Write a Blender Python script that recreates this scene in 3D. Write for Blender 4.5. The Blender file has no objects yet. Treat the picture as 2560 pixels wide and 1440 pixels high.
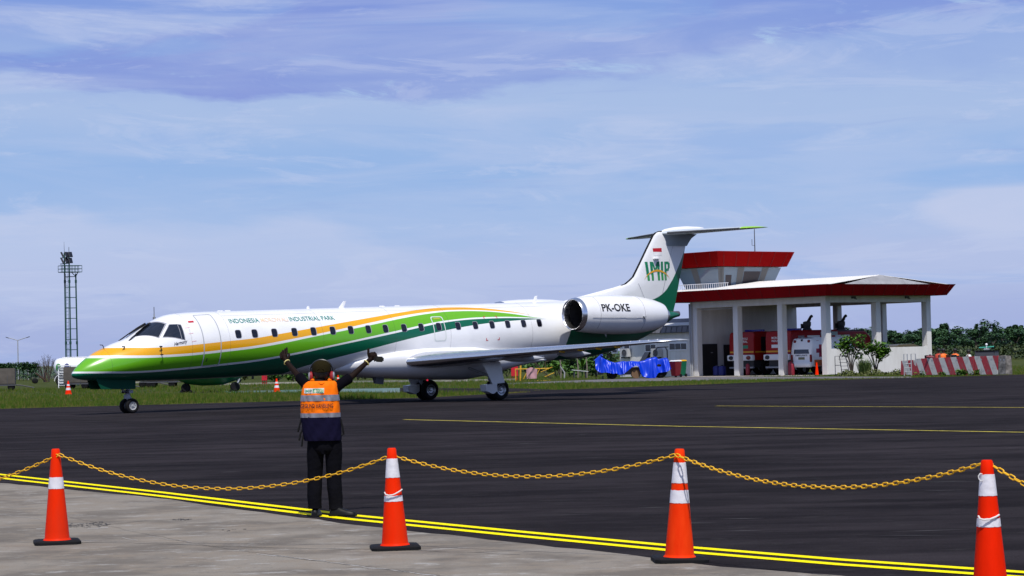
import bpy, bmesh, math, random
from mathutils import Vector, Matrix
from math import radians as R, sin, cos, pi, sqrt, atan2
random.seed(7)
C = bpy.context.scene.collection
SC = bpy.context.scene

# ------------------------------------------------------------------ camera, sky, sun, exposure
CAM_H, PITCH, ROLL, FPX = 1.65, 0.02907, 0.023561, 5722.24     # focal length in pixels of a 2560 px wide picture
cd = bpy.data.cameras.new('camera'); cam = bpy.data.objects.new('camera', cd); C.objects.link(cam)
cd.sensor_width = 36; cd.lens = FPX/2560*36; cd.clip_start = .1; cd.clip_end = 20000
FWD = Vector((0, cos(PITCH), sin(PITCH))); UP0 = Vector((0, -sin(PITCH), cos(PITCH))); X0 = Vector((1, 0, 0))
RT = X0*cos(ROLL) - UP0*sin(ROLL); UPV = UP0*cos(ROLL) + X0*sin(ROLL)
cam.matrix_world = Matrix(((RT.x, UPV.x, -FWD.x, 0), (RT.y, UPV.y, -FWD.y, 0), (RT.z, UPV.z, -FWD.z, CAM_H), (0, 0, 0, 1)))
SC.camera = cam
SC.view_settings.view_transform = 'Standard'; SC.view_settings.look = 'None'
SC.view_settings.exposure = 0.0; SC.view_settings.gamma = 1
SC.cycles.max_bounces = 6

SUN_EL, SUN_AZ = R(59), atan2(.158, -.987)     # azimuth measured from +Y towards +X
SUND = Vector((sin(SUN_AZ)*cos(SUN_EL), cos(SUN_AZ)*cos(SUN_EL), sin(SUN_EL)))
sl = bpy.data.lights.new('sun', 'SUN'); sun = bpy.data.objects.new('sun', sl); C.objects.link(sun)
sl.energy = 4.0; sl.angle = R(.5); sl.color = (1, .965, .91)
sun.rotation_euler = SUND.to_track_quat('Z', 'Y').to_euler()

W = bpy.data.worlds.new('World'); SC.world = W; W.use_nodes = True
def sky():
    nt = W.node_tree; N = nt.nodes; L = nt.links; N.clear()
    out = N.new('ShaderNodeOutputWorld'); bg = N.new('ShaderNodeBackground'); bg.inputs[1].default_value = .1
    L.new(bg.outputs[0], out.inputs[0])
    st = N.new('ShaderNodeTexSky'); st.sky_type = 'NISHITA'; st.sun_disc = False
    st.sun_elevation = SUN_EL; st.sun_rotation = SUN_AZ; st.air_density = 1; st.dust_density = .6; st.ozone_density = 1.6
    tc = N.new('ShaderNodeTexCoord'); sp = N.new('ShaderNodeSeparateXYZ'); L.new(tc.outputs['Generated'], sp.inputs[0])
    def m(op, a, b=None, c=None, clamp=False):
        n = N.new('ShaderNodeMath'); n.operation = op; n.use_clamp = clamp
        for i, v in enumerate((a, b, c)):
            if v is None: continue
            if isinstance(v, (int, float)): n.inputs[i].default_value = v
            else: L.new(v, n.inputs[i])
        return n.outputs[0]
    az = m('ARCTAN2', sp.outputs[0], sp.outputs[1]); el = m('ARCSINE', sp.outputs[2])
    def noise(su, sv, sc, det=6, rough=.55, off=0, dist=0):
        cb = N.new('ShaderNodeCombineXYZ'); L.new(m('MULTIPLY', m('ADD', az, m('MULTIPLY', el, .5)), su), cb.inputs[0]); L.new(m('MULTIPLY', el, sv), cb.inputs[1])
        cb.inputs[2].default_value = off
        n = N.new('ShaderNodeTexNoise'); n.inputs['Scale'].default_value = sc; n.inputs['Detail'].default_value = det
        n.inputs['Roughness'].default_value = rough; n.inputs['Distortion'].default_value = dist
        L.new(cb.outputs[0], n.inputs['Vector']); return n.outputs['Fac']
    def ramp(v, pts, interp='EASE'):
        r = N.new('ShaderNodeValToRGB'); r.color_ramp.interpolation = interp
        e = r.color_ramp.elements
        while len(e) > 1: e.remove(e[-1])
        e[0].position = pts[0][0]; e[0].color = (*pts[0][1], 1)
        for p, c in pts[1:]:
            k = e.new(p); k.color = (*c, 1)
        L.new(v, r.inputs[0]); return r.outputs[0]
    def mix(f, a, b):
        n = N.new('ShaderNodeMix'); n.data_type = 'RGBA'
        if isinstance(f, (int, float)): n.inputs[0].default_value = f
        else: L.new(f, n.inputs[0])
        for i, v in ((6, a), (7, b)):
            if isinstance(v, tuple): n.inputs[i].default_value = (*v, 1)
            else: L.new(v, n.inputs[i])
        return n.outputs[2]
    wob = noise(7, 26, 1, 7, .6, 3.1, .4); wob2 = noise(18, 70, 1, 5, .6, 9.4, .3); wis = noise(5, 42, 1, 8, .6, 17.7, .6)
    # thin high haze that whitens the low sky: colour by elevation (radians)
    t = m('MULTIPLY_ADD', el, 4.0, .1, True)
    t = m('ADD', t, m('MULTIPLY', m('SUBTRACT', wob, .5), .16))
    K = 10
    def k(r, g, b): return tuple(((v/255+.055)/1.055)**2.4*K for v in (r, g, b))
    haze = ramp(t, [(0.0, k(158, 168, 216)), (.12, k(164, 178, 223)), (.24, k(178, 192, 230)), (.34, k(162, 188, 231)), (.43, k(150, 182, 230)), (.53, k(168, 190, 230)), (.62, k(152, 176, 227)), (.72, k(128, 156, 223)), (.85, k(108, 138, 212)), (1, k(88, 122, 204))])
    hz = ramp(m('MULTIPLY_ADD', el, 1.0, 0, True), [(0, (.97,)*3), (.18, (.93,)*3), (.5, (.35,)*3), (1, (.12,)*3)])
    col = mix(hz, st.outputs[0], haze)
    def blob(u, v, ru, rv, tilt, soft, wamp):
        du = m('SUBTRACT', az, u); dv = m('SUBTRACT', m('SUBTRACT', el, v), m('MULTIPLY', du, tilt))
        d = m('ADD', m('POWER', m('ABSOLUTE', m('DIVIDE', du, ru)), 2), m('POWER', m('ABSOLUTE', m('DIVIDE', dv, rv)), 2))
        d = m('ADD', d, m('MULTIPLY', m('SUBTRACT', wob, .5), wamp)); d = m('ADD', d, m('MULTIPLY', m('SUBTRACT', wob2, .5), wamp*.5))
        return m('SMOOTH_MIN', m('MULTIPLY', m('SUBTRACT', 1, d), soft, None, True), 1, .2)
    # the lavender cloud bank high on the left, thinner streaks, pale cumulus low on the left
    wisp = ramp(wis, [(.44, (0,)*3), (.66, (.9,)*3)])
    hi = m('MULTIPLY', wisp, m('MULTIPLY_ADD', el, 5, .15, True))
    col = mix(m('MULTIPLY', hi, .8), col, k(190, 202, 233))
    def bound(pts):
        n = N.new('ShaderNodeFloatCurve'); c = n.mapping.curves[0]; n.mapping.extend = 'HORIZONTAL'; P_ = [(u+.5, v*4) for u, v in pts]
        c.points[0].location = P_[0]; c.points[1].location = P_[-1]
        for q in P_[1:-1]: c.points.new(*q)
        n.mapping.update(); L.new(m('ADD', az, .5), n.inputs['Value']); return m('DIVIDE', n.outputs[0], 4)
    low = bound([(-.5, .121), (-.2237, .1197), (-.171, .1161), (-.119, .1105), (-.058, .1085), (-.005, .110), (.038, .118), (.126, .1291), (.2, .140), (.5, .17)])
    upb = bound([(-.5, .11), (-.2237, .134), (-.171, .1424), (-.119, .1468), (-.093, .157), (-.06, .175), (0, .2), (.5, .24)])
    wl = m('ADD', m('MULTIPLY', m('SUBTRACT', wob, .5), .022), m('MULTIPLY', m('SUBTRACT', wob2, .5), .024))
    e1 = m('MULTIPLY', m('SUBTRACT', m('ADD', el, wl), low), 170, None, True); e2 = m('MULTIPLY', m('SUBTRACT', upb, m('ADD', el, m('MULTIPLY', wl, .9))), 190, None, True)
    fadex = m('MULTIPLY_ADD', az, -3.4, .60, True)
    fadey = m('MULTIPLY_ADD', m('SUBTRACT', el, low), -13, 1.0, True)
    b1 = m('MULTIPLY', m('MULTIPLY', e1, e2), m('MAXIMUM', fadex, m('MULTIPLY', fadey, .75)))
    b1 = m('MULTIPLY', b1, m('MULTIPLY_ADD', wis, -1.7, 1.65, True))
    bank = mix(m('MULTIPLY_ADD', wob, 2.2, -.7, True), k(118, 142, 216), k(146, 160, 219))
    col = mix(m('MULTIPLY', b1, .88), col, bank)
    fl = ramp(noise(22, 90, 1, 6, .65, 61, .8), [(.56, (0,)*3), (.68, (1,)*3)]); lowb = m('SUBTRACT', 1, m('ABSOLUTE', m('MULTIPLY', m('SUBTRACT', m('SUBTRACT', el, low), .006), 110)), None, True)
    col = mix(m('MULTIPLY', m('MULTIPLY', fl, lowb), .75), col, k(176, 204, 235))
    cir = ramp(noise(11, 60, 1, 8, .68, 23, 1.2), [(.52, (0,)*3), (.64, (1,)*3)]); col = mix(m('MULTIPLY', cir, .28), col, k(198, 208, 236))
    gap = ramp(noise(6, 48, 1, 7, .6, 83, .6), [(.55, (0,)*3), (.68, (1,)*3)]); col = mix(m('MULTIPLY', gap, .38), col, k(138, 174, 228))
    tope = bound([(-.5, .062), (-.2237, .066), (-.2, .0682), (-.187, .068), (-.181, .0632), (-.15, .0628), (-.115, .0622), (-.1, .0645), (-.088, .0655), (-.07, .059), (-.045, .05), (-.01, .04), (.5, .02)])
    w3 = m('ADD', m('MULTIPLY', m('SUBTRACT', wob2, .5), .022), m('MULTIPLY', m('SUBTRACT', wob, .5), .014))
    b2 = m('MULTIPLY', m('MULTIPLY', m('SUBTRACT', m('ADD', tope, w3), el), 110, None, True), m('MULTIPLY_ADD', m('SUBTRACT', el, .028), 38, 0, True))
    b2 = m('MULTIPLY', b2, m('MULTIPLY_ADD', wis, -2.2, 1.9, True)); col = mix(m('MULTIPLY', b2, .78), col, k(194, 204, 233))
    b4 = blob(.215, .058, .04, .013, .0, 1.5, 1.2); col = mix(m('MULTIPLY', b4, .8), col, k(194, 204, 233))
    b5 = blob(.21, .072, .05, .006, .0, 1.3, 1.3); col = mix(m('MULTIPLY', b5, .55), col, k(138, 178, 230))
    str_ = ramp(noise(9, 120, 1, 5, .6, 41, .5), [(.60, (0,)*3), (.72, (.5,)*3)]); col = mix(m('MULTIPLY', str_, .45), col, k(140, 164, 220))
    L.new(col, bg.inputs[0])
sky()

# ------------------------------------------------------------------ helpers
def ray(x, y): return FWD + RT*((x-1280)/FPX) - UPV*((y-720)/FPX)
EYE = Vector((0, 0, CAM_H))
def G(x, y, z=0):                      # ground point seen at a pixel of the 2560x1440 photograph
    d = ray(x, y); return EYE + d*((z-CAM_H)/d.z)
def D(x, y, dep):                      # point at depth dep
    d = ray(x, y); return EYE + d*(dep/d.y)

def mat(name, col, rough=.6, metal=0, var=0, vscale=3, bump=0, bscale=40, coat=0, spec=.5, col2=None, emit=None, stretch=None, det=4):
    M = bpy.data.materials.new(name); M.use_nodes = True; nt = M.node_tree; b = nt.nodes['Principled BSDF']
    b.inputs['Base Color'].default_value = (*col, 1); b.inputs['Roughness'].default_value = rough; b.inputs['Metallic'].default_value = metal
    b.inputs['Specular IOR Level'].default_value = spec
    if coat: b.inputs['Coat Weight'].default_value = coat; b.inputs['Coat Roughness'].default_value = .05
    if emit: b.inputs['Emission Color'].default_value = (*emit[:3], 1); b.inputs['Emission Strength'].default_value = emit[3]
    if var or bump or col2:
        tc = nt.nodes.new('ShaderNodeTexCoord'); mp = nt.nodes.new('ShaderNodeMapping'); nt.links.new(tc.outputs['Object'], mp.inputs[0])
        if stretch: mp.inputs['Scale'].default_value = stretch
        if var or col2:
            n = nt.nodes.new('ShaderNodeTexNoise'); n.inputs['Scale'].default_value = vscale; n.inputs['Detail'].default_value = det; n.inputs['Roughness'].default_value = .6
            nt.links.new(mp.outputs[0], n.inputs['Vector'])
            mx = nt.nodes.new('ShaderNodeMix'); mx.data_type = 'RGBA'
            a = tuple(c*(1-var) for c in col); c2 = col2 if col2 else tuple(min(1, c*(1+var)) for c in col)
            mx.inputs[6].default_value = (*a, 1); mx.inputs[7].default_value = (*c2, 1)
            mr = nt.nodes.new('ShaderNodeMapRange'); mr.inputs[1].default_value = .33; mr.inputs[2].default_value = .67
            nt.links.new(n.outputs['Fac'], mr.inputs[0]); nt.links.new(mr.outputs[0], mx.inputs[0]); nt.links.new(mx.outputs[2], b.inputs['Base Color'])
        if bump:
            n2 = nt.nodes.new('ShaderNodeTexNoise'); n2.inputs['Scale'].default_value = bscale; n2.inputs['Detail'].default_value = 3; nt.links.new(mp.outputs[0], n2.inputs['Vector'])
            bp = nt.nodes.new('ShaderNodeBump'); bp.inputs['Strength'].default_value = bump; bp.inputs['Distance'].default_value = .02
            nt.links.new(n2.outputs['Fac'], bp.inputs['Height']); nt.links.new(bp.outputs[0], b.inputs['Normal'])
    return M

class MB:
    def __init__(s): s.v = []; s.f = []; s.m = []; s.mi = 0
    def add(s, vs, fs):
        o = len(s.v); s.v += [tuple(v) for v in vs]; s.f += [tuple(i+o for i in f) for f in fs]; s.m += [s.mi]*len(fs); return s
    def box(s, c, d, M=None):
        c = Vector(c); h = Vector(d)/2; vs = []
        for x in (-1, 1):
            for y in (-1, 1):
                for z in (-1, 1):
                    q = Vector((x*h.x, y*h.y, z*h.z)); vs.append(c + (M @ q if M else q))
        return s.add(vs, [(0, 1, 3, 2), (4, 6, 7, 5), (0, 4, 5, 1), (2, 3, 7, 6), (0, 2, 6, 4), (1, 5, 7, 3)])
    def hexa(s, p):                    # 8 corners: bottom loop then top loop
        return s.add(p, [(3, 2, 1, 0), (4, 5, 6, 7), (0, 1, 5, 4), (1, 2, 6, 5), (2, 3, 7, 6), (3, 0, 4, 7)])
    def loft(s, rings, closed=True, cap=True, flip=False):
        n = len(rings[0]); vs = [p for r in rings for p in r]; fs = []
        for i in range(len(rings)-1):
            for j in range(n if closed else n-1):
                a, b = i*n+j, i*n+(j+1) % n; q = (a, b, b+n, a+n); fs.append(q[::-1] if flip else q)
        if cap:
            c0 = tuple(range(n))[::-1]; c1 = tuple(range((len(rings)-1)*n, len(rings)*n))
            fs += [c0[::-1], c1[::-1]] if flip else [c0, c1]
        return s.add(vs, fs)
    def tube(s, pts, rad, n=8, cap=True, round_ends=False):
        pts = [Vector(p) for p in pts]
        if isinstance(rad, (int, float)): rad = [rad]*len(pts)
        if round_ends:
            d = (pts[-1]-pts[-2]).normalized(); pts += [pts[-1]+d*rad[-1]*.6, pts[-1]+d*rad[-1]*.9]; rad = list(rad)+[rad[-1]*.75, rad[-1]*.3]
        rings = []; up = None
        for i, p in enumerate(pts):
            t = (pts[min(i+1, len(pts)-1)]-pts[max(i-1, 0)]).normalized()
            if up is None: up = t.orthogonal().normalized()
            up = (up - t*up.dot(t)); up = up.normalized() if up.length > 1e-6 else t.orthogonal().normalized()
            sd = t.cross(up); rings.append([p+(up*cos(2*pi*k/n)+sd*sin(2*pi*k/n))*rad[i] for k in range(n)])
        return s.loft(rings, True, cap)
    def cyl(s, a, b, r, r2=None, n=12, cap=True): return s.tube([a, b], [r, r if r2 is None else r2], n, cap)
    def lathe(s, prof, n=24, M=None, cap=True):       # profile (radius, z)
        rings = [[(M @ Vector((r*cos(2*pi*k/n), r*sin(2*pi*k/n), z)) if M else Vector((r*cos(2*pi*k/n), r*sin(2*pi*k/n), z))) for k in range(n)] for r, z in prof]
        return s.loft(rings, True, cap)
    def sphere(s, c, r, n=12, m=8, sc=(1, 1, 1)):
        c = Vector(c); rings = []
        for i in range(m+1):
            a = -pi/2+pi*i/m; a = max(-1.5, min(1.5, a))
            rings.append([c+Vector((r*sc[0]*cos(a)*cos(2*pi*k/n), r*sc[1]*cos(a)*sin(2*pi*k/n), r*sc[2]*sin(a))) for k in range(n)])
        return s.loft(rings)
    def poly(s, pts): return s.add(pts, [tuple(range(len(pts)))])
    def prism(s, pts, vec):            # polygon extruded along vec
        n = len(pts); v = Vector(vec); P = [Vector(p) for p in pts]
        return s.add(P+[p+v for p in P], [tuple(range(n))[::-1], tuple(range(n, 2*n))]+[(i, (i+1) % n, (i+1) % n+n, i+n) for i in range(n)])
    def build(s, name, mats, parent=None, smooth=35, bevel=0, fixn=True, loc=None):
        me = bpy.data.meshes.new(name); me.from_pydata(s.v, [], s.f)
        for m_ in (mats if isinstance(mats, (list, tuple)) else [mats]): me.materials.append(m_)
        me.polygons.foreach_set('material_index', s.m)
        if fixn or bevel:
            bm = bmesh.new(); bm.from_mesh(me)
            if bevel: bmesh.ops.bevel(bm, geom=[e for e in bm.edges if len(e.link_faces) == 2 and e.calc_face_angle(0) > .6], offset=bevel, segments=2, affect='EDGES', clamp_overlap=True)
            if fixn: bmesh.ops.recalc_face_normals(bm, faces=bm.faces)
            bm.to_mesh(me); bm.free()
        if smooth:
            me.polygons.foreach_set('use_smooth', [True]*len(me.polygons)); me.set_sharp_from_angle(angle=R(smooth))
        me.update()
        o = bpy.data.objects.new(name, me); C.objects.link(o)
        if parent: o.parent = parent
        if loc is not None: o.location = loc
        return o
def tag(o, label, cat, group=None, kind=None):
    o['label'] = label
    o['category'] = cat
    if group: o['group'] = group
    if kind: o['kind'] = kind
    return o
def thing(name, label, cat, loc=(0, 0, 0), rz=0, group=None, kind=None):
    o = bpy.data.objects.new(name, None); C.objects.link(o); o.location = loc; o.rotation_euler = (0, 0, rz); o.empty_display_size = .3
    return tag(o, label, cat, group, kind)
def struct(o, label=None):
    o['kind'] = 'structure'
    if label: o['label'] = label
    return o
def kids(o): return [c for c in C.objects if c.parent == o]
def dup(o, loc=None, rz=None, label=None, parent=None, scale=None):
    c = o.copy(); C.objects.link(c)
    if parent: c.parent = parent
    for k_ in kids(o): dup(k_, parent=c)
    if loc is not None: c.location = loc
    if rz is not None: c.rotation_euler = (0, 0, rz)
    if scale is not None: c.scale = (scale,)*3 if isinstance(scale, (int, float)) else scale
    if label: c['label'] = label
    return c
def text2d(s, bold=0, shear=0, sub=0):
    """outline text as flat mesh data in a unit box: returns verts (u,v in 0..1), faces, aspect (width/height)"""
    cu = bpy.data.curves.new('t', 'FONT'); cu.body = s; cu.size = 1; cu.offset = bold; cu.shear = shear; cu.resolution_u = 3
    o = bpy.data.objects.new('t', cu); C.objects.link(o); dg = bpy.context.evaluated_depsgraph_get()
    me = bpy.data.meshes.new_from_object(o.evaluated_get(dg)); bpy.data.objects.remove(o); bpy.data.curves.remove(cu)
    if sub:
        bm = bmesh.new(); bm.from_mesh(me); bmesh.ops.triangulate(bm, faces=bm.faces)
        bmesh.ops.subdivide_edges(bm, edges=[e for e in bm.edges if e.calc_length() > .15], cuts=sub); bm.to_mesh(me); bm.free()
    V = [v.co.copy() for v in me.vertices]; Fs = [tuple(p.vertices) for p in me.polygons]; bpy.data.meshes.remove(me)
    x0 = min(v.x for v in V); x1 = max(v.x for v in V); y0 = min(v.y for v in V); y1 = max(v.y for v in V)
    return [((v.x-x0)/(x1-x0), (v.y-y0)/(y1-y0)) for v in V], Fs, (x1-x0)/(y1-y0)
def text_on(mb, s, fn, bold=0, shear=0, sub=0):
    V, Fs, a = text2d(s, bold, shear, sub); mb.add([fn(u, v) for u, v in V], Fs)
def flat_text(mb, s, org, ux, uy, w, h, bold=0, shear=0):
    org, ux, uy = Vector(org), Vector(ux), Vector(uy); text_on(mb, s, lambda u, v: org+ux*(u*w)+uy*(v*h), bold, shear)
def lerp(T, x):
    if x <= T[0][0]: return T[0][1]
    for (a, p), (b, q) in zip(T, T[1:]):
        if x <= b: return p+(q-p)*(x-a)/(b-a)
    return T[-1][1]
def evalmesh(o):
    dg = bpy.context.evaluated_depsgraph_get(); dg.update()
    return bpy.data.meshes.new_from_object(o.evaluated_get(dg))
def skinned(J, E, root, sub=2):
    """J: name -> (point, radius); E: bones; returns verts, faces of a continuous skin"""
    bm = bmesh.new(); lay = bm.verts.layers.skin.verify(); V = {}
    for k_, (p, r) in J.items():
        v = bm.verts.new(p); v[lay].radius = r if isinstance(r, tuple) else (r, r); v[lay].use_root = (k_ == root); V[k_] = v
    for a, b in E: bm.edges.new((V[a], V[b]))
    me = bpy.data.meshes.new('sk'); bm.to_mesh(me); bm.free(); o = bpy.data.objects.new('sk', me); C.objects.link(o)
    o.modifiers.new('s', 'SKIN'); s_ = o.modifiers.new('d', 'SUBSURF'); s_.levels = s_.render_levels = sub
    e = evalmesh(o); vs = [v.co.copy() for v in e.vertices]; fs = [tuple(p.vertices) for p in e.polygons]
    bpy.data.objects.remove(o); bpy.data.meshes.remove(me); bpy.data.meshes.remove(e)
    return vs, fs

# ------------------------------------------------------------------ shared materials
m_white = mat('white_paint', (.82, .82, .83), .3, coat=.3)
m_wall = mat('white_render', (.66, .64, .61), .9, col2=(.76, .745, .725), vscale=2.2, bump=.1, bscale=15, stretch=(1, 1, .22), spec=.2)
m_black = mat('black_rubber', (.008, .008, .009), .8, spec=.2)
m_blackgloss = mat('black_plastic', (.012, .012, .014), .35)
m_steel = mat('steel', (.45, .46, .48), .35, .9)
m_chrome = mat('polished_metal', (.86, .86, .88), .24, 1)
m_grey = mat('grey_paint', (.35, .36, .38), .5)
m_dgrey = mat('dark_grey_paint', (.07, .07, .08), .5)
m_glass = mat('dark_glass', (.012, .014, .022), .06, coat=.5)
m_red = mat('red_paint', (.42, .008, .012), .4, var=.12, vscale=2)
m_yellow = mat('yellow_paint', (.75, .42, .01), .5, var=.15, vscale=6)
m_orange = mat('orange_plastic', (.86, .024, .0), .6, var=.06, vscale=4, spec=.05)
m_bandw = mat('reflective_white', (.72, .7, .74), .4, var=.06, vscale=14, bump=.2, bscale=30)
m_green = mat('green_paint', (0, .14, .06), .35, coat=.3)
m_teal = mat('teal_green_paint', (.006, .07, .05), .5)
# ------------------------------------------------------------------ ground
def sheet(name, pts, z, m, label):
    b = MB(); b.poly([(p[0], p[1], z) for p in pts]); return struct(b.build(name, m, smooth=0), label)
def asphalt_mat():
    M = mat('asphalt', (.03, .027, .034), .98, spec=.04); nt = M.node_tree; N = nt.nodes; L = nt.links; b = N['Principled BSDF']
    tc = N.new('ShaderNodeTexCoord')
    def noise(scale, rot, stretch, det=5, rough=.6):
        mp = N.new('ShaderNodeMapping'); L.new(tc.outputs['Object'], mp.inputs[0]); mp.inputs['Rotation'].default_value = (0, 0, rot); mp.inputs['Scale'].default_value = stretch
        n = N.new('ShaderNodeTexNoise'); n.inputs['Scale'].default_value = scale; n.inputs['Detail'].default_value = det; n.inputs['Roughness'].default_value = rough
        L.new(mp.outputs[0], n.inputs['Vector']); return n.outputs['Fac']
    def rng(v, a, c, lo, hi):
        r = N.new('ShaderNodeMapRange'); r.inputs[1].default_value = a; r.inputs[2].default_value = c; r.inputs[3].default_value = lo; r.inputs[4].default_value = hi; L.new(v, r.inputs[0]); return r.outputs[0]
    def mul(a, c):
        n = N.new('ShaderNodeMath'); n.operation = 'MULTIPLY'; L.new(a, n.inputs[0]); L.new(c, n.inputs[1]); return n.outputs[0]
    streak = rng(noise(1.0, R(9), (.3, 1.1, 1), 8, .7), .42, .58, .70, 1.36)      # paver passes
    patch = rng(noise(.16, 0, (.6, 1, 1), 4), .35, .65, .72, 1.3)
    grit = rng(noise(55, 0, (1, 1, 1), 3, .7), .35, .72, .7, 1.5)
    fac = mul(mul(streak, patch), grit)
    dust = rng(noise(2.6, R(8), (.5, 1.3, 1), 9, .75), .56, .68, 0, .4)
    v = N.new('ShaderNodeVectorMath'); v.operation = 'SCALE'; v.inputs[0].default_value = (.0185, .0155, .0172); L.new(fac, v.inputs['Scale'])
    mx = N.new('ShaderNodeMix'); mx.data_type = 'RGBA'; L.new(dust, mx.inputs[0]); L.new(v.outputs[0], mx.inputs[6]); mx.inputs[7].default_value = (.07, .065, .064, 1)
    L.new(mx.outputs[2], b.inputs['Base Color'])
    bp = N.new('ShaderNodeBump'); bp.inputs['Strength'].default_value = .35; bp.inputs['Distance'].default_value = .01; L.new(noise(90, 0, (1, 1, 1), 2), bp.inputs['Height']); L.new(bp.outputs[0], b.inputs['Normal'])
    return M
def concrete_mat():
    M = mat('concrete', (.25, .24, .225), .95, spec=.1); nt = M.node_tree; N = nt.nodes; L = nt.links; b = N['Principled BSDF']
    tc = N.new('ShaderNodeTexCoord')
    def noise(scale, stretch=(1, 1, 1), det=6, rough=.6, rot=0):
        mp = N.new('ShaderNodeMapping'); L.new(tc.outputs['Object'], mp.inputs[0]); mp.inputs['Scale'].default_value = stretch; mp.inputs['Rotation'].default_value = (0, 0, rot)
        n = N.new('ShaderNodeTexNoise'); n.inputs['Scale'].default_value = scale; n.inputs['Detail'].default_value = det; n.inputs['Roughness'].default_value = rough
        L.new(mp.outputs[0], n.inputs['Vector']); return n.outputs['Fac']
    def rng(v, a, c, lo, hi):
        r = N.new('ShaderNodeMapRange'); r.inputs[1].default_value = a; r.inputs[2].default_value = c; r.inputs[3].default_value = lo; r.inputs[4].default_value = hi; L.new(v, r.inputs[0]); return r.outputs[0]
    def mix(f, a, c, mode='MIX'):
        n = N.new('ShaderNodeMix'); n.data_type = 'RGBA'; n.blend_type = mode
        if isinstance(f, (int, float)): n.inputs[0].default_value = f
        else: L.new(f, n.inputs[0])
        for i, v in ((6, a), (7, c)):
            if isinstance(v, tuple): n.inputs[i].default_value = (*v, 1)
            else: L.new(v, n.inputs[i])
        return n.outputs[2]
    col = mix(rng(noise(.9, (.8, .8, 1)), .44, .56, 0, 1), (.155, .133, .108), (.265, .233, .192))
    col = mix(rng(noise(2.4, (.7, .9, 1), 8, .7), .48, .6, 0, .75), col, (.255, .21, .16))
    col = mix(rng(noise(3.6, (.5, .8, 1), 9, .74), .55, .64, 0, .75), col, (.39, .375, .35))
    col = mix(rng(noise(5.2, (.5, .7, 1), 9, .78), .57, .66, 0, .75), col, (.11, .10, .09))
    col = mix(rng(noise(70, (1, 1, 1), 3, .7), .36, .64, 0, .45), col, (.16, .15, .14))
    vo = N.new('ShaderNodeTexVoronoi'); vo.feature = 'F1'; vo.inputs['Scale'].default_value = 6; L.new(tc.outputs['Object'], vo.inputs['Vector'])
    col = mix(rng(vo.outputs['Distance'], .035, .05, .8, 0), col, (.06, .055, .05))
    L.new(col, b.inputs['Base Color'])
    bp = N.new('ShaderNodeBump'); bp.inputs['Strength'].default_value = .5; bp.inputs['Distance'].default_value = .01; L.new(noise(30, (1, 1, 1), 6), bp.inputs['Height']); L.new(bp.outputs[0], b.inputs['Normal'])
    return M
m_asphalt = asphalt_mat(); m_conc = concrete_mat()
m_soil = mat('grass_soil', (.03, .06, .006), .95, var=.35, vscale=1.3, col2=(.075, .08, .014), spec=.1)
m_road = mat('worn_asphalt', (.13, .12, .125), .9, var=.15, vscale=.8)
m_tealp = mat('teal_ground_paint', (.07, .2, .17), .8, var=.3, vscale=.6, col2=(.16, .2, .19))
m_line = mat('road_marking_yellow', (.92, .74, .0), .8, col2=(.95, .82, .003), vscale=8, spec=.05)
m_line2 = mat('faded_marking_yellow', (.55, .45, .03), .7, var=.3, vscale=3)
m_pave = mat('pale_pavement', (.4, .36, .31), .9, var=.15, vscale=.7)

sheet('grass_field', [(-3500, -300), (3500, -300), (3500, 6000), (-3500, 6000)], -.02, m_soil, 'flat grass field around the apron reaching to the horizon')
EDGE = [(-200, 62), (-60, 82.5), (-40, 86), (-20.2, 89.7), (-10.9, 91.3), (-5, 91.8), (-3.6, 92.2)]
E2 = [(-3.0, 93.2), (-.5, 98.2), (.6, 102.8), (2.1, 104.6), (6, 107.5), (14.3, 114.6), (25, 117.9), (60, 124), (300, 160)]
sheet('apron', [(-200, -60), (300, -60)]+E2[::-1]+EDGE[::-1], 0, m_asphalt, 'dark asphalt aircraft apron')
ISL = [(-3.6, 92.2), (-3.0, 93.2), (-.5, 98.2), (.3, 99.8)]
# side road that joins the apron behind the grass island; its left length is painted teal
RB_N = [tuple(G(x, y)[:2]) for x, y in ((560, 981.5), (640, 980.5), (860, 980), (1000, 981), (1150, 981))]
RB_F = [tuple(G(x, y)[:2]) for x, y in ((560, 977.5), (640, 976), (800, 973), (1000, 969.5), (1150, 970.5), (1290, 970.5))]
sheet('side_road', RB_N[3:]+[(-.5, 98.2), (.6, 102.8), (2.1, 104.6)]+RB_F[3:][::-1], -.006, m_asphalt, 'narrow asphalt side road joining the apron behind the grass')
sheet('painted_strip', RB_N[:4]+RB_F[:4][::-1], -.010, m_tealp, 'teal painted strip of ground beyond the grass')
SRN = [tuple(G(x, y)[:2]) for x, y in ((1250, 962), (1380, 957.5), (1560, 953.5), (1700, 951), (2000, 948), (2280, 944))]
SRF = [tuple(G(x, y)[:2]) for x, y in ((1250, 958.5), (1380, 953), (1480, 949), (1600, 944), (1740, 941.5), (2080, 941), (2280, 941))]
sheet('station_road', SRN+SRF[::-1], -.012, m_road, 'worn grey road running past the fire station')
# foreground concrete with a slightly ragged edge
edge = [(-40, 85), (-14, 44.5), (-7.3, 32.5), (-4.4, 28), (-1.6, 22.7), (.9, 18.6), (1.55, 17.45), (2.3, 16.5), (4.6, 12.5), (12, 2), (14, -20)]
ed = []
for (a, b), (c, d) in zip(edge, edge[1:]):
    n = max(1, int(math.hypot(c-a, d-b)/.35)) if 10 < b < 46 else 3
    for i in range(n):
        t = i/n; ed.append((a+(c-a)*t+random.uniform(-.018, .018), b+(d-b)*t+random.uniform(-.05, .05)))
ed.append(edge[-1])
sheet('concrete_pavement', ed+[(-40, -20)], .004, m_conc, 'stained pale concrete pavement at the edge of the apron')
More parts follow.
